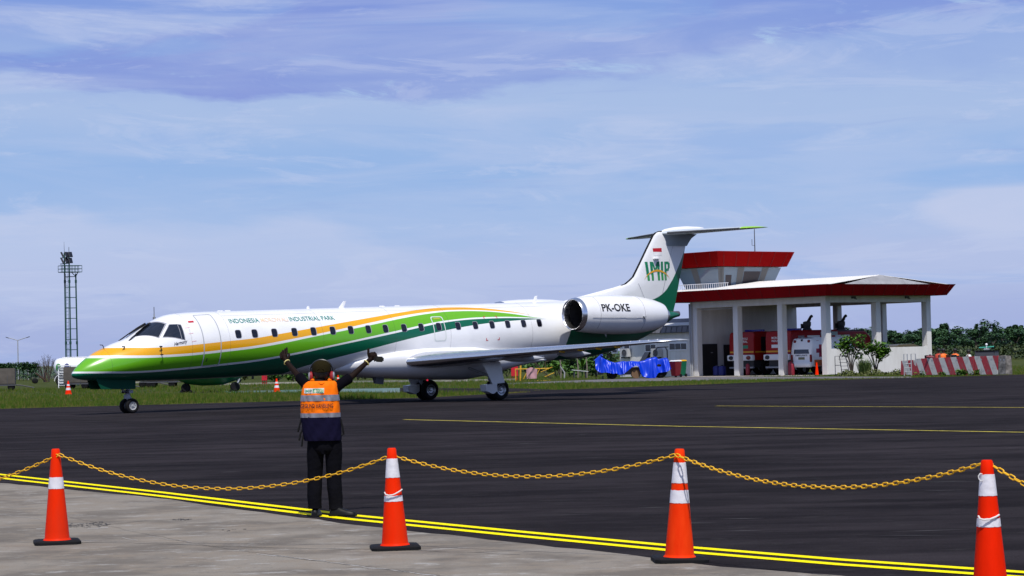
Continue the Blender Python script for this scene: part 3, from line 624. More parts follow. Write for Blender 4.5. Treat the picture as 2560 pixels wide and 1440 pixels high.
# engines on their pylons
NP = [(18.07, .56), (18.05, .58), (18.11, .605), (18.3, .64), (18.65, .68), (19.2, .72), (20.1, .75), (20.9, .74), (21.6, .695), (22.2, .60), (22.6, .50), (22.68, .47)]
m_nac = paint('nacelle_white', [])
def nz(s): return 2.785-.03*(s-18.05)
for sd in (-1, 1):
    cy = sd*2.2; b = MB()
    b.loft([[Vector((s, cy+r*cos(t), nz(s)+r*sin(t)-.0*s)) for t in [2*pi*k/40 for k in range(40)]] for s, r in NP[2:]], True, False)
    e_ = b.build('engine', m_nac, jet, smooth=60)
    b = MB(); b.loft([[Vector((s, cy+r*cos(t), nz(s)+r*sin(t))) for t in [2*pi*k/40 for k in range(40)]] for s, r in ((18.4, .51), (18.22, .52), (18.11, .54), (18.06, .56), (18.05, .575), (18.075, .597), (18.14, .615), (18.26, .636), (18.28, .632))], True, False); b.build('intake_lip', m_chrome, e_, smooth=70)
    b = MB(); b.loft([[Vector((s, cy+r*cos(t), nz(s)+r*sin(t))) for t in [2*pi*k/32 for k in range(32)]] for s, r in ((18.36, .515), (18.8, .5), (19.3, .48))], True, False); b.poly([Vector((19.3, cy+.48*cos(t), nz(19.3)+.48*sin(t))) for t in [2*pi*k/32 for k in range(32)]]); b.build('intake_duct', mat('duct_dark', (.02, .02, .022), .5), e_)
    b = MB(); b.loft([[Vector((s, cy+r*cos(t), nz(s)+r*sin(t))) for t in [2*pi*k/16 for k in range(16)]] for s, r in ((18.85, .01), (19.0, .08), (19.15, .15), (19.28, .17))]); 
    for k in range(18):
        a = 2*pi*k/18; M_ = Matrix.Rotation(a, 3, 'X'); b.add([Vector((19.1, cy, nz(19.1)))+M_ @ Vector(v) for v in ((0, -.02, .15), (.1, .02, .15), (.1, .07, .47), (0, -.05, .47))], [(0, 1, 2, 3)])
    b.build('fan', mat('fan_grey', (.06, .06, .065), .4, .5), e_)
    b = MB(); b.loft([[Vector((s, cy+r*cos(t), nz(s)+r*sin(t))) for t in [2*pi*k/24 for k in range(24)]] for s, r in ((22.66, .46), (22.3, .42), (22.9, .30), (23.05, .2), (23.06, .05))]); b.build('exhaust_cone', m_steel, e_)
    b = MB(); b.loft([[Vector((s, sd*y, z+dz)) for s, dz in ((18.9, 0), (19.5, .11), (21, .12), (22.6, 0), (21, -.12), (19.5, -.11))] for y, z in ((.85, 2.72), (1.6, 2.72))]); b.build('pylon', m_jwhite, jet)
b = MB(); text_on(b, 'PK-OKE', lambda u, v: (lambda s, a: Vector((s, -2.2-(lerp(NP[2:], s)+.009)*cos(a), nz(s)+(lerp(NP[2:], s)+.009)*sin(a))))(18.98+u*1.42, .14+v*.42), bold=.022, sub=2); b.build('lettering', mat('registration_black', (.01, .01, .012), .5), e_ if False else jet, smooth=0)
b = MB(); b.prism([(21.05, -2.93, 2.62), (21.2, -2.93, 2.62), (21.15, -2.93, 2.5)], (0, -.05, 0)); b.prism([(19.7, -2.2, 1.99), (19.8, -2.2, 1.99), (19.78, -2.2, 1.86)], (0, .02, 0)); b.build('drain_mast', m_grey, jet)
# panel lines on the nacelle
m_pl = mat('panel_line', (.25, .25, .28), .6)
b = MB()
for s in (18.9, 21.2): b.tube([Vector((s, -2.2-(lerp(NP[2:], s)+.001)*cos(a), nz(s)+(lerp(NP[2:], s)+.001)*sin(a))) for a in [-.9+.1*k for k in range(22)]], .006, 4)
b.tube([Vector((s, -2.2-lerp(NP[2:], s)-.001, nz(s)-.13)) for s in (18.5, 18.8, 19.2, 19.7, 20.2, 20.7, 21.2)], .006, 4); b.build('panel_seam', m_pl, jet)
# fin, rudder, tailplane
def finsec(pts, y):                     # symmetric thin section between leading and trailing edge
    (s0, z0), (s1, z1), t = pts
    out = []
    for f, k in ((0, 0), (.03, .4), (.12, .8), (.35, 1), (.65, .7), (1, .06)): out.append((s0+(s1-s0)*f, k*t, z0+(z1-z0)*f))
    return [Vector(p) for p in out]+[Vector((p[0], -p[1], p[2])) for p in out[1:][::-1]]
FS = [((19.4, 3.28), (25.62, 2.75), .04), ((19.9, 3.38), (25.66, 2.9), .05), ((21.16, 3.60), (25.74, 3.1), .09), ((22.3, 3.80), (25.86, 3.5), .11), ((22.91, 3.93), (25.95, 3.78), .12), ((23.15, 4.06), (26.0, 3.95), .125), ((23.37, 4.21), (26.06, 4.15), .125), ((23.75, 4.72), (26.22, 4.66), .12), ((24.15, 5.28), (26.38, 5.22), .11), ((24.57, 5.85), (26.56, 5.75), .10), ((24.72, 5.97), (26.6, 5.85), .09), ((24.85, 6.02), (26.6, 5.92), .07)]
b = MB(); b.loft([finsec(q, 0) for q in FS]); fn = b.build('fin', m_fin, jet, smooth=50)
b = MB(); P_ = [(22.72, 3.885), (22.91, 3.93), (23.15, 4.06), (23.37, 4.21), (23.75, 4.72), (24.15, 5.28), (24.57, 5.85), (24.72, 5.97), (24.95, 6.04), (25.15, 6.05)]
b.loft([[Vector((s+dx, y, z+dz)) for dx, y, dz in ((-.012, 0, .012), (.02, .03, 0), (.085, .052, -.055), (.085, -.052, -.055), (.02, -.03, 0))] for s, z in P_]); b.build('deicing_boot', m_black, fn)
b = MB(); b.tube([(24.95, -.105, 3.55), (25.55, -.075, 5.2), (25.8, -.08, 5.75)], .006, 4); b.tube([(24.05, -.118, 3.1), (23.6, -.12, 3.95)], .005, 4); b.build('rudder_seam', m_pl, fn)
def finy(s, z, off=.006):               # port surface of the fin
    zz = [q for q in FS]; 
    for q0, q1 in zip(FS, FS[1:]):
        if q0[0][1] <= z <= q1[0][1]:
            k = (z-q0[0][1])/(q1[0][1]-q0[0][1]); a = q0[0][0]+(q1[0][0]-q0[0][0])*k; e = q0[1][0]+(q1[1][0]-q0[1][0])*k; t = q0[2]+(q1[2]-q0[2])*k
            f = max(0, min(1, (s-a)/(e-a))); return -(lerp([(0, 0), (.03, .4), (.12, .8), (.35, 1), (.65, .7), (1, .06)], f)*t+off)
    return -.1
b = MB(); fp = lambda s, z, o=.008: Vector((s, finy(s, z, o), z))
def fquad(b, c, o=.008, N_=6):
    rows = [[fp(*( (Vector(c[0])*(1-u)+Vector(c[3])*u)*(1-v)+(Vector(c[1])*(1-u)+Vector(c[2])*u)*v), o) for u in [j/N_ for j in range(N_+1)]] for v in [i/N_ for i in range(N_+1)]]; b.loft(rows, False, False)
fquad(b, [(24.51, 5.21), (24.49, 5.35), (24.97, 5.36), (24.98, 5.20)]); b.build('flag', m_tr, fn, smooth=0)
b = MB(); fquad(b, [(24.53, 5.06), (24.51, 5.208), (24.98, 5.198), (24.99, 5.06)], .007); b.build('flag', m_white, fn, smooth=0)
# emblem: four letters with lighter feet crossed by an orange arc
m_e1 = mat('emblem_green', (.005, .20, .09), .5); m_e2 = mat('emblem_light_green', (.03, .3, .08), .5); m_e3 = mat('emblem_orange', (.75, .36, .01), .5)
zt_, zb_ = 4.81, 4.05
def bar(b, s0, s1, z0, z1, o=.008): fquad(b, [(s0, z0), (s0, z1), (s1, z1), (s1, z0)], o, 3)
def barq(b, c, o=.008): fquad(b, c, o, 4)
b = MB()
barq(b, [(24.07, 4.3), (24.02, 4.81), (24.16, 4.81), (24.22, 4.3)])
barq(b, [(24.31, 4.3), (24.28, 4.81), (24.40, 4.81), (24.46, 4.3)]); barq(b, [(24.52, 4.42), (24.36, 4.81), (24.47, 4.80), (24.60, 4.42)], .0085); barq(b, [(24.52, 4.42), (24.66, 4.80), (24.78, 4.81), (24.62, 4.42)], .009); barq(b, [(24.68, 4.3), (24.70, 4.81), (24.82, 4.81), (24.82, 4.3)], .0095)
barq(b, [(24.90, 4.3), (24.90, 4.81), (25.03, 4.81), (25.03, 4.3)]); barq(b, [(25.11, 4.3), (25.11, 4.81), (25.22, 4.81), (25.22, 4.3)])
barq(b, [(25.2, 4.71), (25.2, 4.81), (25.36, 4.81), (25.36, 4.71)], .0085); barq(b, [(25.31, 4.5), (25.31, 4.78), (25.43, 4.76), (25.43, 4.55)], .009); barq(b, [(25.2, 4.42), (25.2, 4.52), (25.40, 4.56), (25.36, 4.44)], .0095)
b.build('emblem', m_e1, fn, smooth=0)
b = MB()
for s in (24.10, 24.34, 24.70, 24.91, 25.10): barq(b, [(s+.02, 4.05), (s-.01, 4.3), (s+.12, 4.3), (s+.14, 4.05)])
b.build('emblem', m_e2, fn, smooth=0)
b = MB(); top = []; bot = []
for i in range(17):
    t = i/16; s = 23.93+1.5*t; z = 4.09+.36*(1-(2*t-1)**2)**.8; th = .004+.036*(1-(2*t-1)**2); top.append(fp(s, z+th, .013)); bot.append(fp(s, z-th, .013))
b.loft([bot, top], False, False); b.build('emblem', m_e3, fn, smooth=0)
b = MB(); b.box((24.62, -.19, 4.93), (.3, .16, .05)); b.build('fin_light', m_white, fn, bevel=.015)
m_stab = mat('tailplane_grey', (.55, .6, .64), .35, coat=.15); m_tipg = mat('tip_green', (.3, .6, .06), .35)
for sd in (-1, 1):
    b = MB(); rg = []
    for la, s0, c, t in ((.05, 25.05, 2.2, .105), (1, 25.45, 1.85, .1), (2.2, 25.93, 1.5, .1), (3.2, 26.33, 1.16, .095)):
        up, lo = airfoil(c, t, 10); rg.append([Vector((s0+x, sd*la, 5.95+(.01 if sd < 0 else -.01)*la+z)) for x, z in up[::-1]+lo[1:-1]])
    b.loft(rg); tp = b.build('tailplane', m_stab, jet, smooth=50); rg = []
    for la, s0, c, t in ((3.2, 26.33, 1.16, .1), (3.55, 26.5, .95, .09), (3.72, 26.7, .7, .07), (3.79, 26.95, .4, .04)):
        up, lo = airfoil(c, t, 10); rg.append([Vector((s0+x, sd*la, 5.952+(.01 if sd < 0 else -.01)*la+z)) for x, z in up[::-1]+lo[1:-1]])
    b = MB(); b.loft(rg); b.build('tailplane_tip', m_tipg, tp, smooth=50)
    b = MB(); b.tube([(25.05+.4*(la-.05), sd*la, 5.955+(.01 if sd < 0 else -.01)*la) for la in (.3, 1.5, 2.5, 3.2)], [.045, .04, .03, .025], 8); b.build('deicing_boot', m_dgrey, tp)
b = MB(); b.loft([[Vector((s, w*cos(t), z+h*sin(t))) for t in [2*pi*k/20 for k in range(20)]] for s, w, h, z in ((25.1, .05, .03, 6.02), (25.3, .12, .08, 6.05), (25.8, .17, .12, 6.09), (26.5, .18, .13, 6.12), (27.2, .14, .1, 6.13), (27.46, .11, .08, 6.13), (27.5, .08, .06, 6.13))]); b.build('bullet_fairing', m_jwhite, jet, smooth=60)
b = MB(); b.loft([[Vector((s, y, z)) for s, y, z in ((24.95+.15*k, 0, 5.92-.48*k), (25.4, w, 5.92-.48*k), (26.2, w, 5.92-.48*k), (27.15-.6*k**.6, 0, 5.92-.48*k), (26.2, -w, 5.92-.48*k), (25.4, -w, 5.92-.48*k))] for k, w in ((0, .26), (.35, .19), (.7, .16), (1, .15))]); b.build('tail_fairing', mat('fairing_shaded_grey', (.3, .34, .37), .45), jet, smooth=40)  # darker grey puts the tailplane's shade into the fairing colour
# landing gear
def wheel(parent, s, y, z, r, w, hub=m_grey, spokes=12):
    b = MB(); Mx = Matrix.Translation((s, y, z)) @ Matrix.Rotation(R(90), 4, 'X')
    b.lathe([(r*.55, -w*.42), (r*.8, -w*.5), (r*.95, -w*.38), (r, -w*.15), (r, w*.15), (r*.95, w*.38), (r*.8, w*.5), (r*.55, w*.42)], 28, Mx, False); t = b.build('wheel', m_black, parent)
    b = MB(); b.lathe([(r*.56, -w*.44), (r*.5, -w*.36), (r*.16, -w*.30), (r*.14, -w*.48), (.001, -w*.5)], 28, Mx, False); b.lathe([(r*.56, w*.44), (r*.5, w*.36), (r*.16, w*.30), (r*.14, w*.48), (.001, w*.5)], 28, Mx, False); h_ = b.build('hub', hub, t)
    b = MB()
    for sgn in (-1, 1):
        for k in range(spokes):
            a = 2*pi*k/spokes; p = Vector((s+r*.36*cos(a), y+sgn*w*.345, z+r*.36*sin(a))); b.cyl(p, p+Vector((0, sgn*.006, 0)), r*.055, None, 8)
    b.build('hub_holes', m_black, h_); return t
gz = lambda s: -JET_P*s                  # ground level in the jet's own frame
ng = MB(); zc = .25; ng.tube([(-.05, 0, 1.1), (0, 0, zc)], [.085, .06], 12); ng.cyl((0, -.22, zc), (0, .22, zc), .04); ng.tube([(-.55, 0, 1.08), (-.04, 0, .62)], .035, 8); ng.box((.0, 0, .72), (.16, .3, .10)); ng.box((-.08, 0, .56), (.1, .22, .14)); ng.tube([(.05, 0, .55), (.15, 0, .42), (.04, 0, .28)], .022, 8)
g_ = ng.build('nose_gear', m_grey, jet, smooth=40)
for y in (-.17, .17): wheel(g_, 0, y, zc, .25, .16, m_grey, 8)
for sd in (-1, 1):
    b = MB(); b.hexa([(-1.42, sd*.27, 1.25), (.1, sd*.27, 1.15), (.1, sd*.30, 1.15), (-1.42, sd*.30, 1.25), (-1.25, sd*.31, .86), (.06, sd*.31, .8), (.06, sd*.34, .8), (-1.25, sd*.34, .86)]); b.build('nose_gear_door', mat('door_shaded_green', (.0, .05, .026), .6, spec=.15), g_)  # belly green made darker, putting the fuselage shade into the door colour
b = MB(); b.sphere((-.16, -.1, .72), .055, 10, 6); b.sphere((-.16, .1, .72), .055, 10, 6); b.build('taxi_light', m_glass, g_)
for sd in (-1, 1):
    y0 = sd*2.05; zg = gz(14.3); zc = zg+.385; b = MB()
    b.tube([(14.25, sd*2.0, 1.25), (14.0, y0, zc+.35)], [.10, .085], 12); b.tube([(14.0, y0, zc+.38), (14.32, y0, zc)], [.07, .06], 10); b.tube([(14.25, y0, 1.0), (14.4, y0, zc+.08)], .045, 8); b.cyl((14.32, y0-.26, zc), (14.32, y0+.26, zc), .05); b.tube([(13.6, sd*1.35, .95), (14.0, y0, zc+.5)], .05, 8); b.tube([(14.6, sd*1.3, .9), (14.1, y0, zc+.55)], .035, 8)
    g_ = b.build('main_gear', m_grey, jet, smooth=40)
    for dy in (-.17, .17): wheel(g_, 14.32, y0+dy, zc, .385, .22, m_steel, 14)
    yo = y0+sd*.30; b = MB(); b.hexa([(13.42, yo, 1.12), (14.28, yo, 1.14), (14.28, yo+.03, 1.14), (13.42, yo+.03, 1.12), (13.84, yo+sd*.05, .34), (14.42, yo+sd*.05, .37), (14.42, yo+sd*.05+.03, .37), (13.84, yo+sd*.05+.03, .34)]); b.build('gear_door', m_jwhite, g_, bevel=.008)
    b = MB(); b.prism([(13.46, y0+sd*.05, .33), (14.02, y0+sd*.05, .36), (14.02, y0+sd*.05, .08), (13.82, y0+sd*.05, -.02), (13.5, y0+sd*.05, .10)], (0, sd*.34, 0)); b.build('gear_door', m_jwhite, g_, bevel=.01)
b = MB(); b.sphere((12.6, -.15, .56), .035, 8, 6); b.sphere((12.7, -.15, .74), .02, 8, 6); b.build('beacon_light', mat('red_beacon', (.6, .02, .04), .3, emit=(1, .05, .1, .7)), jet)
b = MB(); b.hexa([(10.0, -.5, .82), (10.35, -.5, .80), (10.35, -.2, .80), (10.0, -.2, .82), (9.85, -.55, .55), (10.25, -.55, .5), (10.25, -.5, .5), (9.85, -.5, .55)]); b.build('belly_aerial', m_dgrey, jet)
# ------------------------------------------------------------------ fire station
m_fascia = mat('red_fascia', (.24, .002, .005), .7, spec=.06, var=.12, vscale=.5)
m_roofw = mat('pale_roof_sheet', (.72, .7, .66), .5, var=.06, vscale=2); m_roofg = mat('weathered_roof_sheet', (.3, .3, .31), .6, var=.15, vscale=2)
m_dirt = mat('stained_render', (.66, .65, .63), .9, var=.12, vscale=1.2); m_ceil = mat('ceiling_grey', (.10, .095, .09), .9)  # ceiling colour kept dark so the engine bays look more shaded
m_tglass = mat('tower_glass', (.17, .24, .32), .06, coat=.4); m_door = mat('dark_door', (.02, .018, .018), .5)  # tower glazing: pale blue base colour paints in the reflected sky
LF, LS, WH = 11.55, 9.43, 4.69
fs = thing('fire_station', 'open sided white fire station with red fascia and engine bays', 'building', BC, BRZ)
b = MB(); cw = .42
b.box((-LF-.1, LS/2, WH/2), (.2, LS, WH))                                            # solid left wall
b.box((-LF/2, .16, 4.50), (LF, .32, .38)); b.box((-LF/2, LS-.16, 4.50), (LF, .32, .38)); b.box((-.16, LS/2, 4.505), (.32, LS-.7, .37))
b.build('wall', m_wall, fs, smooth=0)
for x, y in ((-7.7, .21), (-3.85, .21), (-.21, .21), (-.21, 4.62), (-.21, LS-.21), (-3.85, LS-.21), (-7.7, LS-.21), (-LF+.2, .21)):
    MB().box((x, y, 2.155), (cw if x > -11 else .4, cw, 4.31)).build('column', m_wall, fs, smooth=0, bevel=.015)
MB().box((-.12, LS/2, .775), (.2, LS-.5, 1.55)).build('low_wall', m_wall, fs, smooth=0, bevel=.01)
b = MB(); o0, o1 = 1.1, 1.5
def rect(o, z): return [Vector(p) for p in ((-LF-.2-o, -o, z), (o, -o, z), (o, LS+o-.85, z), (-LF-.2-o, LS+o-.85, z))]
b.loft([rect(o0, WH), rect(o1, 5.36), rect(o1-.12, 5.365), rect(o0-.1, WH+.02)], True, False); b.mi = 1
for i in range(12):
    t = (i+.5)/12
    for A_, B_ in ((0, 1), (1, 2)):
        p = rect(o0+.012, WH)[A_].lerp(rect(o0+.012, WH)[B_], t); q = rect(o1+.012, 5.36)[A_].lerp(rect(o1+.012, 5.36)[B_], t); b.cyl(p, q, .012, None, 5)
b.build('fascia', [m_fascia, mat('seam_dark_red', (.12, .004, .006), .6)], fs, smooth=0)
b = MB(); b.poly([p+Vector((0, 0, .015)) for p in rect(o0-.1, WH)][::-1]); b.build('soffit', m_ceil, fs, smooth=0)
# low pitched roof, ridge running along the front, gable facing the side
b = MB(); ry, rz = 4.2, 5.95
def corr(b, p0, p1, p2, p3, nseg, amp):
    p0, p1, p2, p3 = map(Vector, (p0, p1, p2, p3)); r0 = []; r1 = []
    nrm = (p1-p0).cross(p3-p0).normalized()
    for i in range(nseg+1):
        t = i/nseg; d = nrm*(amp if i % 2 else -amp); r0.append(p0.lerp(p1, t)+d); r1.append(p3.lerp(p2, t)+d)
    b.loft([r0, r1], False, False)
corr(b, (-LF-1.4, -1.3, 5.34), (1.3, -1.3, 5.34), (.6, ry, rz), (-LF-1.4, ry, rz), 110, .02); corr(b, (1.3, LS+.5, 5.34), (-LF-1.4, LS+.5, 5.34), (-LF-1.4, ry, rz), (.6, ry, rz), 110, .02)
b.build('roof', m_roofw, fs, smooth=0, fixn=False)
b = MB(); b.prism([(1.25, .2, 5.33), (1.25, 8.2, 5.33), (.62, ry, rz)], (-.1, 0, 0)); b.build('gable', m_roofg, fs, smooth=0)
for (y0, y1, zt) in ((.75, 2.06, 2.02), (2.65, 3.5, 1.95)):
    dd = MB().box((-LF+.03, (y0+y1)/2, zt/2+.01), (.05, y1-y0, zt)).build('door', m_door, fs, smooth=0)
    MB().box((-LF+.07, (y0+y1)/2+.15, zt*.73), (.02, .16, .05)).build('sign', m_grey, dd, smooth=0)
b = MB()
for x in [-LF-.9+i*.19 for i in range(28)]: b.cyl((x, -.95, 5.3), (x, -.95, 5.78), .018, None, 5)
b.cyl((-LF-.95, -.95, 5.78), (-LF+4.3, -.95, 5.78), .022, None, 6); b.build('railing', m_white, fs)
b = MB()
for x, z, r in ((-LF-.02, 0, .05), (-LF-.16, 0, .05)): b.cyl((x, -.10, .0), (x, -.10, 4.6), r, None, 8)
b.build('downpipe', m_grey, fs)
for y_ in (2.4, 7.2): b = MB(); b.box((.05, y_, 4.6), (.12, .3, .12)); b.tube([(.1, y_, 4.55), (.3, y_, 4.5)], .03, 6); b.build('wall_lamp', m_dgrey, fs)
b = MB(); b.tube([(-LF+.4, -.03, 4.2), (-7.9, -.03, 4.2)], .02, 5); b.build('conduit', m_grey, fs)
# control room on the roof
tx1, ty0 = -9.72, .6; tx0, ty1 = tx1-3.9, ty0+5.6
tw = thing('control_tower', 'small glazed lookout tower with flared red roof rim above the fire station', 'tower', BC, BRZ)
def tr(o, z): return [Vector(p) for p in ((tx0-o, ty0-o, z), (tx1+o, ty0-o, z), (tx1+o, ty1+(o if o < .1 else o*.35), z), (tx0-o, ty1+(o if o < .1 else o*.35), z))]
b = MB(); b.box((-10.75, 3.4, 5.1), (1.5, 4.4, 1.0)); b.loft([tr(-.44, 5.35), tr(-.44, 5.6)]); b.loft([tr(-.1, 6.84), tr(-.1, 6.9)]); b.build('wall', m_wall, tw, smooth=0)
b = MB(); b.loft([tr(-.42, 5.6), tr(.02, 6.86)], True, False); b.build('glazing', m_tglass, tw, smooth=0)
def onf(A_, B_, t, v, o=.012):
    p = tr(-.42+.44*v+o, 5.6+1.26*v); return p[A_].lerp(p[B_], t)
m_mull = mat('mullion_grey', (.15, .15, .15), .7); m_dkpane = mat('dim_interior', (.035, .028, .04), .4)
for A_, B_, ts in ((0, 1, (.36, .41, .46)), (1, 2, (.0, .04, .31, .36, .70, .75))):
    for t in ts: q = [onf(A_, B_, t, 0), onf(A_, B_, t+.05, 0), onf(A_, B_, t+.05, 1), onf(A_, B_, t, 1)]; b = MB(); b.poly(q); b.build('mullion', m_mull, tw, smooth=0)
for A_, B_, t0, t1, v0, v1 in ((1, 2, .12, .22, .0, .62), (1, 2, .42, .69, .0, .80)): b = MB(); b.poly([onf(A_, B_, t0, v0, .008), onf(A_, B_, t1, v0, .008), onf(A_, B_, t1, v1, .008), onf(A_, B_, t0, v1, .008)]); b.build('dark_pane', m_dkpane, tw, smooth=0)  # dark patches painted for the dim interior behind the panes
b = MB(); b.loft([tr(.42, 6.9), tr(.95, 7.82), tr(.80, 7.84), tr(.3, 6.92)], True, False); b.mi = 1
for A_, B_, n_ in ((0, 1, 4), (1, 2, 6)):
    for i in range(n_):
        t = (i+.5)/n_; b.cyl(tr(.432, 6.9)[A_].lerp(tr(.432, 6.9)[B_], t), tr(.962, 7.82)[A_].lerp(tr(.962, 7.82)[B_], t), .011, None, 5)
b.build('roof_rim', [mat('bright_red_rim', (.28, .001, .002), .7, var=.12, vscale=.4, spec=.05), mat('rim_seam', (.15, .004, .006), .6)], tw, smooth=0)
b = MB(); b.poly(tr(.32, 6.935)[::-1]); b.poly(tr(.9, 7.78)); b.build('roof', m_roofg, tw, smooth=0)
b = MB(); q = Vector((tx1+.3, ty0+3.0, 7.8)); b.cyl(q, q+Vector((0, 0, 1.5)), .035, .025, 8); b.tube([q+Vector((0, 0, .45)), q+Vector((-.12, -.12, .45)), q+Vector((-.12, -.12, .85))], .018, 6); b.build('aerial', m_dgrey, tw)
# annex with its windows
an = thing('annex_building', 'low white annex with dark windows and grey pitched roof beside the fire station', 'building', BC, BRZ)
ax0, ax1, ay0, ay1 = -19.0, -LF-.25, .35, 5.0
MB().box(((ax0+ax1)/2, (ay0+ay1)/2, 1.4), (ax1-ax0, ay1-ay0, 2.8)).build('wall', m_wall, an, smooth=0)
b = MB(); b.loft([[Vector((x, ay0-.45, 2.82)), Vector((x, ay0-.35, 3.2)), Vector((x, 2.6, 3.75)), Vector((x, ay1+.4, 3.0)), Vector((x, ay1+.4, 2.82))] for x in (ax0-.3, ax1-.02)]); b.build('roof', mat('grey_roof_tiles', (.16, .155, .17), .7, var=.1), an, smooth=0)
b = MB()
for i in range(15):
    x = ax0+i*.5; b.cyl((x, ay0-.47, 2.84), (x, ay0-.37, 3.2), .02, None, 5)
b.build('roof_rib', m_dgrey, an)
b = MB(); b.box(((ax0+ax1)/2, ay0+.25, 3.36), (ax1-ax0+.2, 1.1, .03), Matrix.Rotation(R(10), 3, 'X')); b.build('roof_edge', m_roofw, an, smooth=0)
def awin(x0, x1, z0, z1, nx, ny=1):
    f = MB(); t = .05
    f.box(((x0+x1)/2, ay0-.02, (z0+z1)/2), (x1-x0+.1, .06, z1-z0+.1)); w_ = f.build('window', m_white, an, smooth=0); g = MB()
    for i in range(nx):
        for j in range(ny): g.box((x0+(i+.5)*(x1-x0)/nx, ay0-.05, z0+(j+.5)*(z1-z0)/ny), ((x1-x0)/nx-t, .02, (z1-z0)/ny-t))
    g.build('pane', m_glass, w_, smooth=0)
def axx(px): # local x on the annex front for a pixel column
    t = (px-1280)/FPX; a = BC+BV*ay0; return (t*a.y-a.x)/(BU.x-t*BU.y)
def azz(px, py): p = BC+BV*ay0+BU*axx(px); return CAM_H+D(px, py, p.y).z-CAM_H
awin(axx(1671), axx(1714), azz(1690, 874.5), azz(1690, 858), 3); awin(axx(1611), axx(1637), azz(1624, 897), azz(1624, 861), 2, 2); awin(axx(1558), axx(1571), azz(1564, 872), azz(1564, 862), 1); awin(axx(1528), axx(1540), azz(1534, 882), azz(1534, 874), 1)
b = MB(); b.prism([(axx(1608), ay0-.5, azz(1608, 905)), (axx(1621), ay0-.5, azz(1621, 905)), (axx(1623), ay0-.1, azz(1623, 880)), (axx(1612), ay0-.1, azz(1612, 880))], (0, -.03, 0)); b.build('open_sash', m_glass, an, smooth=0)
for px in (1565, 1643):
    x = axx(px); z = azz(px, 882); t = thing('air_conditioner', ('grey air conditioner unit on the annex wall near the tail of the tarpaulin' if px < 1600 else 'grey air conditioner unit with round fan beside the dark annex windows'), 'air conditioner', BC+BU*x+BV*(ay0-.2)+Vector((0, 0, z)), BRZ, 'air conditioner units on the annex')
    MB().box((0, 0, 0), (.75, .32, .55)).build('casing', mat('ac_casing', (.5, .5, .5), .6), t, bevel=.02)
    Mx = Matrix.Translation((.08, -.17, 0)) @ Matrix.Rotation(R(90), 4, 'X'); MB().lathe([(.22, 0), (.22, .03), (.19, .03), (.19, .01), (.05, .01), (.05, .03), (.001, .03)], 20, Mx).build('fan_grille', m_dgrey, t); b = MB(); b.box((-.25, .02, -.32), (.05, .34, .08)); b.box((.25, .02, -.32), (.05, .34, .08)); b.build('bracket', m_dgrey, t)

